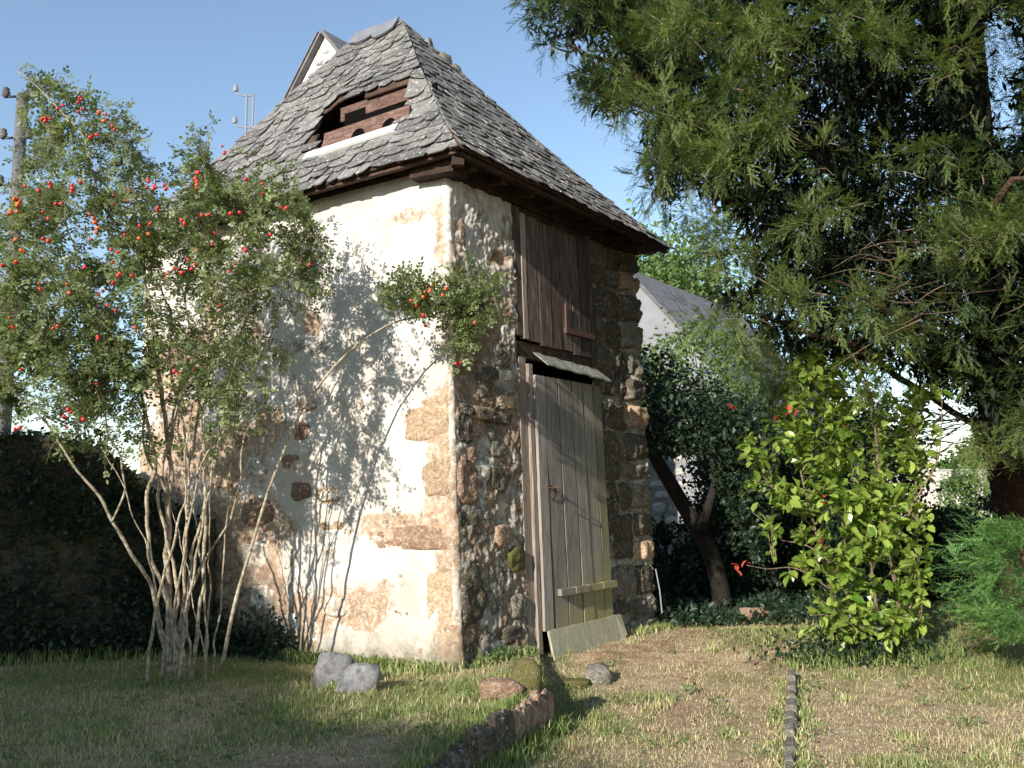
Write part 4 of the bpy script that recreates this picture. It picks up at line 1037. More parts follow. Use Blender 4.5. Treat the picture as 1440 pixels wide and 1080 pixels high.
def cluster(c, out, n_, r0, tone, spread=1.1):
    for k in range(n_):
        d = out+rng.normal(size=3)*spread; d[2] -= .12; d /= np.linalg.norm(d); P_.append(c+d*r0*rng.uniform(.2, 1)); D_.append(d+V3(0, 0, -.08)+rng.normal(size=3)*.3); B_.append(tone)
cnt = 0
while cnt < 1000:
    px = rng.uniform(735, 1620); py = rng.uniform(-260, 655)
    if not inpoly(px, py, ymask) or not inpoly(px-12, py+8, ymask): continue
    nzv = fbm(px/85., py/62., 0, 4)
    if px < 1450 and py > 0:
        if any(((px-h[0])/(h[2]+12))**2+((py-h[1])/(h[3]+10))**2 < 1 for h in holes): continue
        if any(((px-h[0])/h[2])**2+((py-h[1])/h[3])**2 < 1 for h in gapd) and rng.uniform() < .86: continue
        if nzv < .03 and rng.uniform() < .93: continue
    elif rng.uniform() < .5: continue
    dep = yfront(px)-.9*nzv+rng.uniform(-.15, .45)+1.1*float(sstep(430, 530, py)*sstep(1000, 1040, px)*sstep(1400, 1340, px)); c = PX(px, py, dep)
    dv = c-(yb+V3(0, 0, c[2]*.95)); dv[2] *= .2; dv = dv/np.linalg.norm(dv)
    cluster(c, dv*.6+V3(-.25, -.55, .15), int(rng.integers(6, 13)), rng.uniform(.09, .20), np.clip(.5+.9*nzv+rng.normal()*.18, .05, .95)); cnt += 1
cnt = 0
while cnt < 150:
    px = rng.uniform(735, 1010); py = rng.uniform(-120, 420)
    if not inpoly(px, py, ymask) or not inpoly(px-10, py+8, ymask): continue
    if any(((px-h[0])/h[2])**2+((py-h[1])/h[3])**2 < 1 for h in holes): continue
    cluster(PX(px, py, yfront(px)+rng.uniform(-.2, .6)), V3(-.3, -.5, 0.), int(rng.integers(6, 11)), rng.uniform(.08, .17), rng.uniform(.05, .75)); cnt += 1
# ragged tips along the left outline
edge = ymask[1:18]
for (xa, ya), (xb, yb_) in zip(edge[:-1], edge[1:]):
    m_ = int(max(2, hypot(xb-xa, yb_-ya)/24))
    for k in range(m_):
        t_ = (k+rng.uniform(0, 1))/m_; px = xa+(xb-xa)*t_+rng.uniform(12, 40); py = ya+(yb_-ya)*t_-rng.uniform(0, 18)
        c = PX(px, py, yfront(px)+rng.uniform(-.1, .3)); cluster(c, V3(-.5, -.25, -.45), 4, .12, rng.uniform(.15, .6), .5)
NF = len(P_)
# inner needles coloured near black as the shade between clumps, and the far sides of the crown
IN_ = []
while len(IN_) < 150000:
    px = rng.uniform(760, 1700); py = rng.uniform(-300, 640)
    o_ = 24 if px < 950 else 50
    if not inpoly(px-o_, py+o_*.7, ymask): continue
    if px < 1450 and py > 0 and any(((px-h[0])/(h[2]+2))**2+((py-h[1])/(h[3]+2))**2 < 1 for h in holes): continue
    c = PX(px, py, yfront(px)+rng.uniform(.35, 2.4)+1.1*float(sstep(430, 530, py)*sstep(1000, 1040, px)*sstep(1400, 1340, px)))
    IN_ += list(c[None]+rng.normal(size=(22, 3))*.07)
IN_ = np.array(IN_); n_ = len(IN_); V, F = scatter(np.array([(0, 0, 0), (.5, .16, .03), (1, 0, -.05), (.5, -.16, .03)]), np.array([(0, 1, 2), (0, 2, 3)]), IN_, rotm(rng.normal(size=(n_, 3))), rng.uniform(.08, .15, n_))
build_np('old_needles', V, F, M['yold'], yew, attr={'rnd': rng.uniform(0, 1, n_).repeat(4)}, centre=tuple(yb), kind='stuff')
for i in range(900):
    a = rng.uniform(-.6, 2.6); z_ = rng.uniform(1.9, 9.5); rr_ = (3.0 if z_ < 5 else 3.0*(1-(z_-5)/6))*rng.uniform(.6, 1)
    P_.append(yb+V3(rr_*cos(a), rr_*sin(a), z_)); D_.append(V3(cos(a), sin(a), -.1)+rng.normal(size=3)*.4); B_.append(.4)
P_ = np.array(P_); D_ = np.array(D_)
sz_ = np.ones(len(P_)); foliage_boughs('foliage', P_[:NF], D_[:NF], M['yleaf'], yew, (.6, .98), np.array(B_[:NF]))
foliage_boughs('outer_foliage', P_[NF:], D_[NF:], M['yleaf'], yew, (1.8, 2.6), np.array(B_[NF:]))
# fine twigs: bough axes and bare dead branches
tws = MB()
for p, d in zip(P_[:NF:11], D_[:NF:11]):
    d = d/np.linalg.norm(d); b = yb+V3(-.2, -.1, min(6.5, max(1.8, p[2]*.85))); v = (b-p); v /= np.linalg.norm(v)
    v = v+rng.normal(size=3)*.45; v /= np.linalg.norm(v)
    tws.tube([p+v*rng.uniform(.1, .3)+V3(0, 0, -.03), p+v*.06+rng.normal(size=3)*.02, p+d*.08], [.005, .004, .002], 3, False)
for i in range(230):
    px = rng.uniform(1235, 1470); py = rng.uniform(320, 470) if i < 120 else rng.uniform(560, 655); dep = rng.uniform(6.9, 8.4) if i < 120 else rng.uniform(8.2, 9)
    a = PX(px, py, dep); an = rng.uniform(-.5, .25); ln = rng.uniform(.3, .9)
    b = a+V3(-ln*cos(an), rng.uniform(-.4, .1), ln*sin(an)); m = (a+b)/2+V3(0, 0, rng.uniform(-.09, .09)); r0 = rng.uniform(.003, .009)
    tws.tube(curve([a, m, b], 4), [r0*(1-.1*k) for k in range(9)], 4, False)
for i in range(25):
    px = rng.uniform(1000, 1420); py = rng.uniform(30, 420); a = PX(px, py, yfront(px)+rng.uniform(-.1, .3)); b = a+rng.normal(size=3)*V3(.22, .1, .18); tws.tube([a, (a+b)/2+rng.normal(size=3)*.02, b], [.004, .003, .002], 3, False)
tws.build('twigs', M['twig'], yew, kind='stuff')

# young yew at the right edge
y2 = PX(1455, 800, 7.2); y2 = V3(y2[0], y2[1], float(gz(y2[0], y2[1])))
yy_ = thing('yew_bush', tuple(y2), 'low fresh green yew bush at the right edge below the big yew', 'bush')
MB().tube([y2+V3(0, 0, -.1), y2+V3(.0, 0, .5), y2+V3(-.1, 0, 1.1)], [.05, .04, .02], 7).build('stem', M['bark'], yy_, True)
P2 = []; D2 = []
for i in range(760):
    a = rng.uniform(0, 2*pi); h = rng.uniform(.38, 1.28); r = (.66*sqrt(max(.05, 1-((h-.8)/.55)**2)))*rng.uniform(.5, 1); P2.append(y2+V3(r*cos(a)*1.05, r*sin(a), h)); D2.append(V3(cos(a), sin(a), .25)+rng.normal(size=3)*.35)
foliage_boughs('foliage', np.array(P2)-.25*np.array(D2)*.6, np.array(D2), M['yyoung'], yy_, (.75, 1.15))

# ------------------------------------------------------------------ broad-leaf trees and bushes made of leaf clumps
lv4 = np.array([(0, 0, 0), (.5, .3, .06), (1, 0, -.05), (.5, -.3, .06)]); lf4 = np.array([(0, 1, 2), (0, 2, 3)])
def leafy(name, base, H, W, label, cat, mat, ncl=120, per=60, leaf=.09, trunk=.12, group=None, low=.25, clump=.28, lean=(0, 0), bark='darkbark', seed=0, flat=1.):
    t = thing(name, tuple(base), label, cat, group); top = base+V3(lean[0], lean[1], H*.8)
    MB().tube(curve([base-V3(0, 0, .2), base+(top-base)*.45+V3(.05, 0, 0), top], 5), [trunk*(1-.07*i) for i in range(11)], 8).build('trunk', M[bark], t, True)
    r = np.random.default_rng(seed+5); cc = []
    for i in range(ncl):
        d = r.normal(size=3); d /= np.linalg.norm(d); k = r.uniform(.45, 1)**.5
        c = base+V3(lean[0]*.8, lean[1]*.8, H*(low+(1-low)*.5))+d*V3(W/2, W/2*flat, H*(1-low)*.5)*k*(1+.25*mn.noise(Vector(d*2+Vector((seed, 0, 0))))); cc.append(c)
    cc = np.array(cc); pos = np.repeat(cc, per, 0)+r.normal(size=(ncl*per, 3))*clump*H/5
    n_ = len(pos); d = r.normal(size=(n_, 3)); d[:, 2] -= .3
    V, F = scatter(lv4, lf4, pos, rotm(d, r.normal(size=n_)), r.uniform(.7, 1.4, n_)*leaf)
    rv = np.clip(np.repeat(r.uniform(0, 1, ncl), per)*.6+r.uniform(0, .4, n_), 0, 1)
    lb_ = MB()
    for c in cc[:14]: lb_.tube([base+(top-base)*r.uniform(.3, .9), c], [trunk*.3, trunk*.08], 4, False)
    lb_.build('limbs', M[bark], t, kind='stuff')
    build_np('crown', V, F, mat, t, attr={'rnd': np.repeat(rv, 4)}, centre=tuple(base), kind='stuff'); return t
def G(x, y): return V3(x, y, float(gz(x, y)))
# dark shrub in the tower's shade, with a leaning trunk
db = PX(1020, 838, 10.9); db = G(db[0], db[1])
t = thing('dark_tree', tuple(db), 'small dark tree with leaning trunk in the shade behind the tower', 'tree')
MB().tube(curve([db+V3(0, 0, -.1), PX(1000, 780, 10.8), PX(955, 700, 10.8), PX(915, 630, 10.5), PX(890, 560, 10.6)], 6), [.12*(1-.02*i) for i in range(25)], 9).build('trunk', M['darkbark'], t, True)
MB().tube(curve([PX(985, 750, 10.6), PX(1010, 660, 10.7), PX(1020, 560, 10.8)], 5), [.07, .065, .06, .055, .05, .05, .045, .04, .035, .03, .02], 7).build('limb', M['darkbark'], t, True)
pos = []
dmask = [(900, 480), (930, 490), (985, 515), (1030, 545), (1085, 560), (1100, 700), (1070, 800), (1010, 690), (985, 650), (900, 650)]
while len(pos) < 9500:
    px = rng.uniform(860, 1110); py = rng.uniform(450, 800)
    if px > 900 and not inpoly(px, py, dmask): continue
    if px <= 900 and py > 640: continue
    k = sstep(475, 560, py+rng.normal()*10-(px-900)*.35)
    if rng.uniform() > .12+.88*k: continue
    if py > 640 and px < 1000: continue
    pos.append(PX(px, py, 10.6+rng.uniform(-.5, .9)))
pos = np.array(pos); n_ = len(pos)
V, F = scatter(lv4, lf4, pos, rotm(rng.normal(size=(n_, 3)), rng.normal(size=n_)), rng.uniform(.05, .095, n_))
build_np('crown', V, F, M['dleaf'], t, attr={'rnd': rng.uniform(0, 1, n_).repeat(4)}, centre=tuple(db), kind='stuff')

# ------------------------------------------------------------------ neighbour buildings
def gable_house(name, apex, hw, length, slope, zb, wallm, roofm, label, over=.12, rot=None, rubble=None, lowm=None, windows=()):
    """gable wall faces -n of L-plane; ridge runs along R"""
    a = V3(*apex); t = thing(name, (a[0], a[1], zb), label, 'house')
    e1 = a+L*hw-V3(0, 0, hw*slope); e2 = a-L*hw-V3(0, 0, hw*slope)
    b1 = V3(e1[0], e1[1], zb); b2 = V3(e2[0], e2[1], zb); d = R*length
    V = [b1, b2, e2, a, e1]; V = V+[v+d for v in V]
    F = [(0, 1, 2, 3, 4), (9, 8, 7, 6, 5), (0, 5, 6, 1), (1, 6, 7, 2), (4, 9, 5, 0)]
    build('wall', V, F, wallm, t)
    rf = MB()
    for sg, e in ((1, e1), (-1, e2)):
        nn = np.cross(d, e-a); nn /= np.linalg.norm(nn); nn = nn if nn[2] > 0 else -nn
        o_ = a-R*over+nn*.01; dn = (e-a)*1.06; rf.box(o_, dn, d+R*2*over, nn*.06)
    r_ = rf.build('roof', roofm, t)
    for sg, e in ((1, e1), (-1, e2)):
        nn = np.cross(d, e-a); nn /= np.linalg.norm(nn); nn = nn if nn[2] > 0 else -nn; dn = (e-a); Ln = np.linalg.norm(dn); dn /= Ln; q_ = 0.
        while q_ < Ln*1.05:
            w = random.uniform(.2, .34); MB().box(a-R*(over+.03)+nn*(.06)+dn*q_, dn*(w-.015), R*(.3+random.uniform(0, .05)), nn*.025+dn*.03).build('verge_slate', roofm, r_); q_ += w
    return t, e1, e2, b1, b2
n = NM('far_render'); M['farwall'] = n.out(n.ramp(n.noise(1.5, 6, .7), [(.3, (.19, .195, .205)), (.7, (.26, .265, .275))]), .95, .1)
n = NM('far_slate'); n.bump(n.noise(8, 5), .5, .03); M['farslate'] = n.out(n.ramp(n.noise(6, 7, .7), [(.3, (.10, .095, .10)), (.7, (.2, .185, .18))]), .7, .3)
n = NM('white_rubble'); c = n.ramp(n.vor(3.5, feat='DISTANCE_TO_EDGE'), [(0, (.25, .23, .2)), (.06, (.6, .58, .54)), (1, (.75, .73, .7))]); n.bump(n.vor(3.5), .6, .05); M['rubble'] = n.out(c, .95, .1)
# right: pale gable
ev = PX(1075, 590, 19.); hw = 3.05; ap = ev+L*hw+V3(0, 0, hw*1.23)
NH = gable_house('neighbour_house', ap, hw, 6, 1.23, -.3, M['farwall'], M['farslate'], 'pale grey gabled house with slate roof behind the yew, right of the tower')
nh, e1, e2, b1, b2 = NH
fw = lambda s, z, d: b2+L*s-R*0+nL*(d+.02)+V3(0, 0, z+.3)
z = .6
while z < 3.0:
    h = random.uniform(.22, .34); s = .1
    while s < 3.4:
        w = random.uniform(.22, .5); stone(fw, s, s+w-.04, z, z+h-.04, .03, .03, M['white_st'], nh, res=6); s += w
    z += h
# left: tall house behind the dovecote
ap = PX(458, 50, 15.5)
gable_house('tall_house', ap, 3.2, 2.6, 1.30, -.3, M['rubble'], M['farslate'], 'tall white rubble house, only its gable tip showing above the dovecote roof')
fw2 = lambda s, z, d, ap=V3(*ap): ap+L*s+nL*(d+.02)+V3(0, 0, z)
z = -.22
while z > -2.4:
    hwz = -z/1.30; s = -hwz*.75
    while s < hwz-.2:
        w = random.uniform(.16, .3); stone(fw2, s, s+w-.03, z-.17, z, .02, .02, M['white_st'], bpy.data.objects['tall_house'], res=6); s += w
    z -= .19
# small far house on the slope
fh = PX(945, 392, 110); zt = fh[2]
t = thing('far_cottage', (fh[0], fh[1], 0), 'tiny pale cottage among the trees seen just right of the roof corner', 'house')
MB().box((fh[0]-1.2, fh[1], 0), V3(2.4, 0, 0), V3(0, 4, 0), V3(0, 0, zt)).build('wall', M['farwall'], t)
MB().box((fh[0]-1.5, fh[1]-.4, zt), V3(3, 0, 0), V3(0, 2.5, 1.0), V3(0, 0, .2)).build('roof', M['farslate'], t)
MB().box((fh[0]-1.5, fh[1]+2.1, zt+1.0), V3(3, 0, 0), V3(0, 2.5, -1.0), V3(0, 0, .2)).build('roof', M['farslate'], t)
MB().box((fh[0]-.4, fh[1]-.03, zt-1.5), V3(.7, 0, 0), V3(0, .1, 0), V3(0, 0, .9)).build('window', M['black'], t)
# pale wall far right, seen under the yew
pa, pb = PX(1180, 712, 39.), PX(1560, 712, 42.); n = NM('pink_render'); M['pink'] = n.out(n.ramp(n.noise(2, 6), [(.3, (.50, .43, .37)), (.7, (.64, .57, .5))]), .95, .1)
t = thing('boundary_wall', (pa[0], pa[1], -.2), 'low pale pinkish rendered wall in the background under the yew boughs', 'wall')
d = V3(pb[0]-pa[0], pb[1]-pa[1], 0); MB().box((pa[0], pa[1], -.3), d, V3(0, .3, 0), V3(0, 0, 3.05)).build('wall_panel', M['pink'], t)
MB().box((pa[0]-.05, pa[1]-.05, 2.753), d, V3(0, .4, 0), V3(0, 0, .07)).build('coping', M['white_st'], t)

# ------------------------------------------------------------------ poles
def insul(mb_, p, s=1.):
    mb_.tube([p+V3(0, 0, z*s) for z in (0, .03, .03, .07, .07, .11, .13)], [k*s for k in (.015, .05, .03, .045, .03, .035, .005)], 8)
M['conc'] = stone_mat('concrete_pole', (.28, .27, .25), (.38, .37, .35), (.46, .45, .43), 4)
M['darkpole'] = stone_mat('tarred_pole', (.10, .10, .10), (.16, .155, .15), (.22, .21, .20), 4)
M['steel'] = NM('galvanised_steel').out((.22, .23, .25), .5, .5)
b = PX(931, 862, 9.3); t_ = PX(922, 800, 9.4)
tag(MB().tube([b, (b+t_)/2+V3(.01, 0, 0), t_], .007, 7).build('metal_rod', M['steel'], None), 'thin pale rod leaning by the far right corner of the tower', 'rod')
tp_ = PX(32, 133, 13.); gp_ = G(tp_[0]+.05, tp_[1])
up_ = thing('utility_pole', tuple(gp_), 'dark utility pole with insulators standing behind the rose at far left', 'utility pole')
MB().tube([gp_, (gp_+tp_)/2, tp_], [.12, .10, .085], 10).build('pole', M['darkpole'], up_, True)
for k, z in enumerate((-.08, -.75, -1.5)):
    for sg in (-1, 1):
        if k == 2 and sg == 1: continue
        m_ = MB(); c = tp_+V3(sg*.10, -.1, z); m_.tube([c-V3(sg*.05, 0, 0), c+V3(sg*.1, 0, 0)], .02, 6); insul(m_, c+V3(sg*.1, 0, -.02), 1.4); m_.build('insulator', M['darkpole'], up_, True)
tp_ = PX(347, 133, 15.); gp_ = G(tp_[0], tp_[1]+.0)
ip = thing('insulator_post', tuple(gp_), 'thin steel post with three insulators rising behind the left slope of the roof', 'utility post')
MB().tube([gp_, tp_], .022, 8).build('post', M['steel'], ip, True); MB().tube([gp_+V3(.12, 0, 0), tp_+V3(.12, 0, 0)], .018, 8).build('post', M['steel'], ip, True)
for z in (-.02, -.62, -1.2):
    m_ = MB(); c = tp_+V3(0, 0, z); m_.tube(curve([c+V3(.12, 0, 0), c+V3(-.05, 0, 0), c+V3(-.16, 0, .03), c+V3(-.2, 0, .08)], 4), .014, 6); insul(m_, c+V3(-.2, 0, .07), 1.15); m_.build('insulator', M['steel'], ip, True)

# ------------------------------------------------------------------ background vegetation
k = 0
for (px, y, H, W, mt, lab) in [(905, 60, 30.5, 13, 'tleaf', 'light green round tree beyond the neighbour house, just right of the roof corner'), (980, 66, 34, 13, 'tleaf', 'second light green tree beyond the neighbour house, left of the yew'),
                               (1080, 40, 11, 12, 'tleaf', 'mid green tree hidden behind the middle of the yew'), (1200, 55, 10, 12, 'tleaf', 'green tree behind the leafy shrub in the distance'),
                               (1430, 62, 9, 14, 'tleaf', 'green tree beyond the pink wall at the right'), (-80, 42, 6.5, 10, 'tleaf', 'distant green tree left of the utility pole'), (130, 50, 6, 12, 'tleaf', 'distant low tree seen through the rose')]:
    p = PX(px, 700, y); leafy('background_tree', G(p[0], p[1]), H*.62 if px > 850 and y > 45 else H*.6, W*.6, lab, 'tree', M[mt], 300, 60, .42, .25, 'trees in the background', .12, .36, seed=k); k += 1
# climbing growth on the neighbour's verge
p = PX(985, 470, 17.3); leafy('overhanging_bush', G(p[0], p[1]), 4.9, 2.6, 'olive green straggly bush over the verge of the pale gabled house', 'bush', M['tleaf'], 90, 50, .10, .06, None, .45, .22, seed=31)
p = PX(1075, 560, 15.5); leafy('overhanging_bush', G(p[0], p[1]), 3.7, 2.2, 'grey green bush below the yew, right of the pale gable', 'bush', M['tleaf'], 80, 50, .09, .06, None, .2, .22, seed=32)
p = PX(1185, 600, 14.5); leafy('overhanging_bush', G(p[0], p[1]), 2.9, 2.6, 'shaded bush right behind the leafy sunlit shrub', 'bush', M['dleaf'], 80, 60, .09, .06, None, .05, .22, seed=33)
p = PX(1372, 700, 32); leafy('garden_bush', G(p[0], p[1]), 2.5, 2.6, 'rounded olive bush in front of the low pink wall', 'bush', M['tleaf'], 90, 60, .12, .06, None, .1, .3, seed=34)
for j, (px, dep, H, W) in enumerate([(935, 12.6, 1.05, 1.5), (1035, 12.2, 2.5, 1.3), (985, 12.0, .8, 1.6), (1310, 11.6, 1.2, 1.7), (1400, 12.2, 1.25, 2.2), (1490, 11.5, 1.3, 2.0), (1230, 12.2, 1.4, 2.0), (1150, 12.4, 1.7, 2.0), (1085, 12.4, 2.2, 1.8)]):  # first three are dark filler added for the shade behind the tower
    p = PX(px, 800, dep); leafy('hedge_bush', G(p[0], p[1]), H, W, ['low dark bush right behind the far corner of the tower', 'tall dark bush right of the leaning tree', 'knee high dark bush at the foot of the leaning tree', 'dark hedge bush beside the leafy shrub, under the yew boughs', 'dark hedge bush left of the low yew bush', 'dark hedge bush behind the low yew bush', 'dark hedge bush hidden behind the leafy shrub, right part',
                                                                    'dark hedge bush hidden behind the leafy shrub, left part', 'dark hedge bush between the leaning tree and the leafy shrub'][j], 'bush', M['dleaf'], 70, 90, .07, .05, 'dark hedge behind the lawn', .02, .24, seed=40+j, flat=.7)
# unseen hedge added off camera, shaped to cast its shadow over the lower left
WV = -SUNH; PV = V3(WV[1], -WV[0], 0)
prof = [(-8.6, 6.6), (-7.9, 6.5), (-7.3, 6.4), (-6.75, 5.6), (-6.0, 4.95), (-5.4, 4.75), (-4.8, 4.4), (-4.2, 4.25), (-3.6, 4.25), (-3.0, 4.3), (-2.4, 4.2), (-1.8, 4.0)]
lab = 'tall clipped hornbeam bush of the hedge behind the viewer, outside the picture'
for j, (b, H) in enumerate(prof):
    c = WV*-6+PV*b; c = V3(c[0], c[1], -.3)
    t = thing('tall_hedge_bush', tuple(c), lab, 'hedge', 'tall hedge behind the viewer')
    V = []; F = []; nu, nv = 16, 12
    for jj in range(nv+1):
        for i in range(nu):
            a = 2*pi*i/nu; h = jj/nv; rr_ = .55*(1-.0*h)*(1+.15*mn.noise(Vector((cos(a)*2+j, sin(a)*2, h*4)))); rr_ *= 1 if jj < nv else .5
            V.append(c+V3(rr_*cos(a), rr_*sin(a), (H+.3-.06)*h))
    for jj in range(nv):
        for i in range(nu): q0 = jj*nu+i; q1 = jj*nu+(i+1) % nu; F.append((q0, q1, q1+nu, q0+nu))
    F.append(tuple(nv*nu+i for i in range(nu)))
    build('branches', V, F, M['dleaf'], t, True)  # opaque core that blocks the sun under the leaves
    n_ = 1500; a = rng.uniform(0, 2*pi, n_); h = np.concatenate([rng.uniform(0, 1, n_//2), rng.uniform(.88, 1, n_-n_//2)]); rr_ = np.concatenate([np.full(n_//2, .56), rng.uniform(0, .6, n_-n_//2)])
    pos = np.stack([c[0]+rr_*np.cos(a), c[1]+rr_*np.sin(a), c[2]+(H+.3)*h+rng.normal(size=n_)*.05], -1)
    V, F = scatter(lv4, lf4, pos, rotm(rng.normal(size=(n_, 3)), rng.normal(size=n_)), rng.uniform(.07, .13, n_))
    build_np('foliage', V, F, M['dleaf'], t, attr={'rnd': rng.uniform(0, 1, n_).repeat(4)}, centre=tuple(c), kind='stuff')
# ivy and ferns at the foot of the garden wall and behind the rose
def groundcover(name, n_, fn, mat, sz, label, cat):
    pos = np.array([fn() for _ in range(n_)]); V, F = scatter(lv4, lf4, pos, rotm(rnd_dirs(n_, .3), rng.normal(size=n_)), rng.uniform(*sz, n_))
    return tag(build_np(name, V, F, mat, None, attr={'rnd': rng.uniform(0, 1, n_).repeat(4)}, kind='stuff'), label, cat)
def fn():
    px = rng.uniform(-30, 450); s = GL*rng.uniform(.25, 1.0); p = GA+GD*s+GN*rng.uniform(.1, .35)
    if rng.uniform() < .35: s = rng.uniform(1.75, 3.0); p = C0+L*s+nL*rng.uniform(.05, .3)
    return V3(p[0], p[1], float(gz(p[0], p[1]))+abs(rng.normal())*.17)
groundcover('ivy', 5200, fn, M['dleaf'], (.04, .08), 'dark ivy and weeds at the foot of the shaded garden wall behind the rose', 'ivy')
def fn():
    s = GL*rng.uniform(0, 1); p = GA+GD*s+GN*rng.uniform(-.3, .14); return V3(p[0], p[1], gtop(s)-abs(rng.normal())*.22+.05)
_f = fn
def fn():
    if rng.uniform() < .45: return _f()
    k = rng.integers(0, 16); rr = np.random.default_rng(int(k)); s = GL*rr.uniform(.15, .95)+rng.normal()*.16; z = min(gtop(s)-.05, abs(rr.uniform(0, 1.6)+rng.normal()*.22)); p = GA+GD*s+GN*(.12+abs(rng.normal())*.04); return V3(p[0], p[1], z)
groundcover('ivy', 9000, fn, M['dleaf'], (.04, .08), 'dark ivy trailing over the top of the garden wall', 'ivy')
def fn():
    p = qb+V3(rng.normal()*.35-.1, rng.normal()*.18, 0); return V3(p[0], p[1], float(gz(p[0], p[1]))+abs(rng.normal())*.14)
groundcover('ivy', 1600, fn, M['dleaf'], (.03, .07), 'dark ivy round the foot of the leafy shrub', 'ivy')

def fn():  # dark leaf cover added to blacken the shaded ground
    y = rng.uniform(9.6, 14); x = y*(205/1250)+rng.uniform(-.1, 2.6); return V3(x, y, float(gz(x, y))+abs(rng.normal())*.07)
groundcover('ivy', 9000, fn, M['dleaf'], (.05, .10), 'dark ground ivy in the shade around the leaning tree behind the tower', 'ivy')
# ------------------------------------------------------------------ grass
def blades(name, x, y, h, colr, label, wid=.0035, lean=.6, cat='grass'):
    n_ = len(x); z = gz(x, y)-.008; a = rng.uniform(0, 2*pi, n_); w = wid*rng.uniform(.7, 1.5, n_); b = rng.uniform(0, 2*pi, n_); ln = np.abs(rng.normal(0, lean, n_))*h
    px_, py_ = np.cos(a)*w, np.sin(a)*w; dx, dy = np.cos(b)*ln, np.sin(b)*ln; hh = h*np.clip(1-.25*np.abs(ln/h), .25, 1)
    V = np.zeros((n_, 5, 3))
    V[:, 0] = np.stack([x-px_, y-py_, z], -1); V[:, 1] = np.stack([x+px_, y+py_, z], -1)
    V[:, 2] = np.stack([x+dx*.4-px_*.8, y+dy*.4-py_*.8, z+hh*.6], -1); V[:, 3] = np.stack([x+dx*.4+px_*.8, y+dy*.4+py_*.8, z+hh*.6], -1)
    V[:, 4] = np.stack([x+dx, y+dy, z+hh], -1)
    F = np.array([(0, 1, 3), (0, 3, 2), (2, 3, 4)])[None]+(np.arange(n_)*5)[:, None, None]
    o = build_np(name, V.reshape(-1, 3), F.reshape(-1, 3), M['grass'], None, col=np.repeat(colr, 3, 0), kind='stuff'); return tag(o, label, cat)
def inside_house(x, y):
    d = np.stack([x-C0[0], y-C0[1]], -1); Mx = np.linalg.inv(np.array([[R[0], L[0]], [R[1], L[1]]])); sr = d @ Mx.T
    return (sr[:, 0] > -.04) & (sr[:, 1] > -.02) & (sr[:, 0] < WID) & (sr[:, 1] < DEP)
def sample(n_, near=True):
    u = rng.uniform(0, 1, n_); y = 4.0+7.5*u**1.35; x = rng.uniform(-.66, .66, n_)*y; m = ~inside_house(x, y)
    g = (x-GA[0])*GN[0]+(y-GA[1])*GN[1]; m &= ~((g < .02) & (x < GB[0])); return x[m], y[m]
def cols_for(g):
    n_ = len(g); straw = np.array([.56, .46, .28]); dull = np.array([.36, .25, .15]); grn = np.array([.17, .22, .065]); yg = np.array([.42, .41, .19])
    t = np.clip(g+rng.normal(0, .16, n_), 0, 1)[:, None]
    c = np.where(t < .36, dull*(1-t/.36)+straw*(t/.36), np.where(t < .5, straw*(1-(t-.36)/.14)+yg*(t-.36)/.14, yg*(1-np.clip((t-.5)/.25, 0, 1))+grn*np.clip((t-.5)/.25, 0, 1)))
    return c*rng.uniform(.75, 1.35, (n_, 1))
x, y = sample(170000); g = greenness(x, y); h = (.018+.05*np.clip(g-.25, 0, 1))*rng.uniform(.5, 1.6, len(x))*(1+.6*(vf(x, y, 3., 50) > .62))
blades('grass', x, y, h, cols_for(g), 'short mown lawn grass, part green and part dry straw', .0023, .9)
# lying straw
x, y = sample(60000); k = rng.uniform(size=len(x)) > greenness(x, y)*1.2; x, y = x[k], y[k]; h = rng.uniform(.05, .16, len(x))
cc = np.array([.66, .56, .38])[None]*rng.uniform(.5, 1.15, (len(x), 1)); blades('straw', x, y, h*.2, cc, 'dry cut straw lying over the path and lawn', .0017, 5., 'straw')
# long tufts along walls and kerbs
xs, ys = [], []
def along(a, b, off, spread, n_, h0):
    t = rng.uniform(0, 1, n_)[:, None]; p = a[None, :2]*(1-t)+b[None, :2]*t+rng.normal(size=(n_, 2))*spread+np.array(off)[None, :2]; xs.append(p); ys.append(rng.uniform(.5, 1.3, n_)*h0)
along(C0+nL*.12, C0+L*2.2+nL*.12, (0, 0), .07, 2600, .09); along(C0+nR*.08+R*.1, C0+R*.9+nR*.08, (0, 0), .04, 900, .07)
along(KA, KB, KD[[1, 0]]*np.array([1, -1])*.07, .045, 2600, .11); along(KA, KB-KD*.6, KD[[1, 0]]*np.array([1, -1])*-.08, .05, 1300, .06)
along(C0+R*2.5+nR*.1, C0+R*3.3+nR*.1, (0, 0), .06, 600, .08); along(RA, RB, (.07, 0), .04, 500, .07); along(RA, RB, (-.08, 0), .04, 500, .05)
along(qb+V3(-.6, -.05, 0), qb+V3(.6, 0, 0), (0, -.05), .12, 1300, .12); along(GA+GN*.25, GB+GN*.25, (0, 0), .12, 2600, .13); along(V3(2.4, 8.6, 0), V3(3.9, 10, 0), (0, 0), .4, 900, .06)
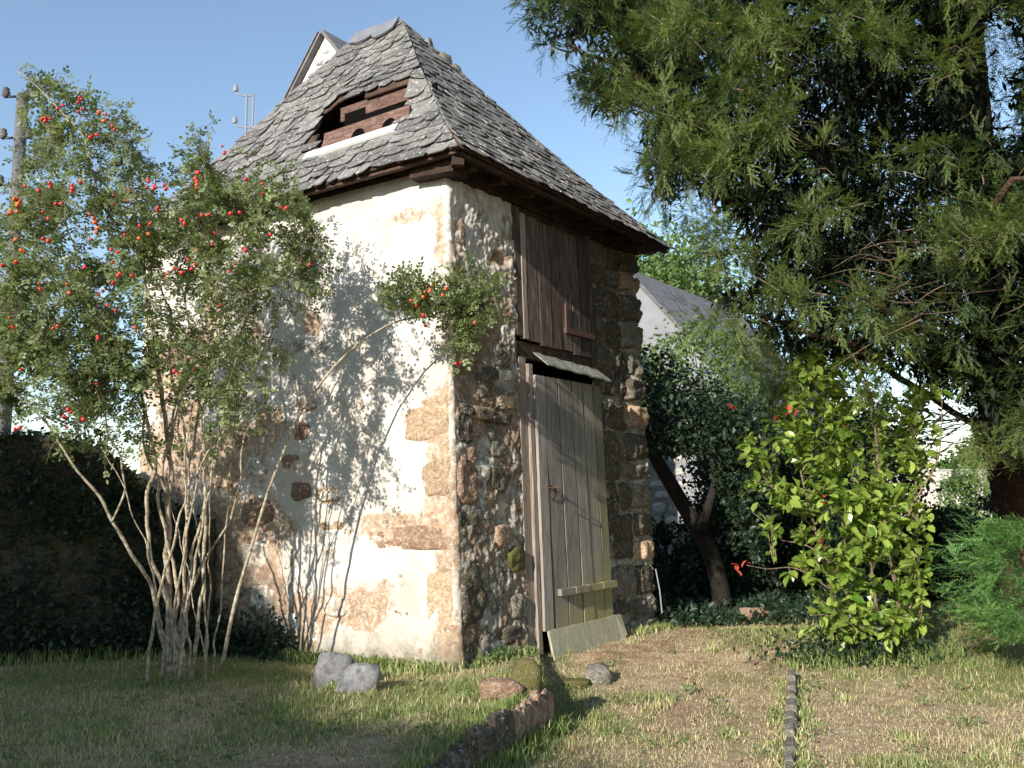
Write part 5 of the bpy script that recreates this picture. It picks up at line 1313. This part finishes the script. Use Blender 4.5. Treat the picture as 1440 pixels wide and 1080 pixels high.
for i in range(46):
    c = V3(rng.uniform(-3, 4.5), rng.uniform(4.5, 9), 0); along(c, c+V3(.1, .05, 0), (0, 0), .05, 55, .07)
p = np.concatenate(xs); h = np.concatenate(ys); k = ~inside_house(p[:, 0], p[:, 1]); p, h = p[k], h[k]; g = np.clip(greenness(p[:, 0], p[:, 1])+.25, 0, 1)
blades('grass', p[:, 0], p[:, 1], h, cols_for(g), 'longer grass tufts left along walls and edgings', .0045, .45)

n_ = 700; y = rng.uniform(4.2, 10, n_); x = rng.uniform(-.5, .62, n_)*y; k = ~inside_house(x, y); x, y = x[k], y[k]; n_ = len(x)
pos = np.stack([x, y, gz(x, y)+.025], -1); d = rng.normal(size=(n_, 3)); d[:, 2] *= .25
V, F = scatter(lv4, lf4, pos, rotm(d, rng.normal(size=n_)*.5), rng.uniform(.02, .045, n_))
M['litter'] = leaf_mat('fallen_leaf', (.16, .08, .04), (.34, .22, .11), .7, .1)
tag(build_np('fallen_leaves', V, F, M['litter'], None, attr={'rnd': rng.uniform(0, 1, n_).repeat(4)}, kind='stuff'), 'brown fallen leaves scattered over the lawn and path', 'fallen leaves')
wc = []
for i in range(120):
    y_ = rng.uniform(4.4, 9.5); x_ = rng.uniform(-.55, .6)*y_
    if inside_house(np.array([x_]), np.array([y_]))[0]: continue
    for k in range(16): wc.append((x_+rng.normal()*.04, y_+rng.normal()*.04))
for i in range(50):
    t = rng.uniform(0, 2.0); q_ = (C0+L*t+nL*.14) if i < 28 else (C0+R*(t*.45)+nR*.10)
    for k in range(26): wc.append((q_[0]+rng.normal()*.05, q_[1]+rng.normal()*.03))
wc = np.array(wc); n_ = len(wc); pos = np.stack([wc[:, 0], wc[:, 1], gz(wc[:, 0], wc[:, 1])+.02+np.abs(rng.normal(size=n_))*.03], -1)
V, F = scatter(lv4, lf4, pos, rotm(rnd_dirs(n_, .6), rng.normal(size=n_)), rng.uniform(.018, .04, n_))
tag(build_np('weeds', V, F, M['tleaf'], None, attr={'rnd': rng.uniform(0, 1, n_).repeat(4)}, kind='stuff'), 'small broad leaved weeds in the lawn and at the foot of the tower', 'weeds')
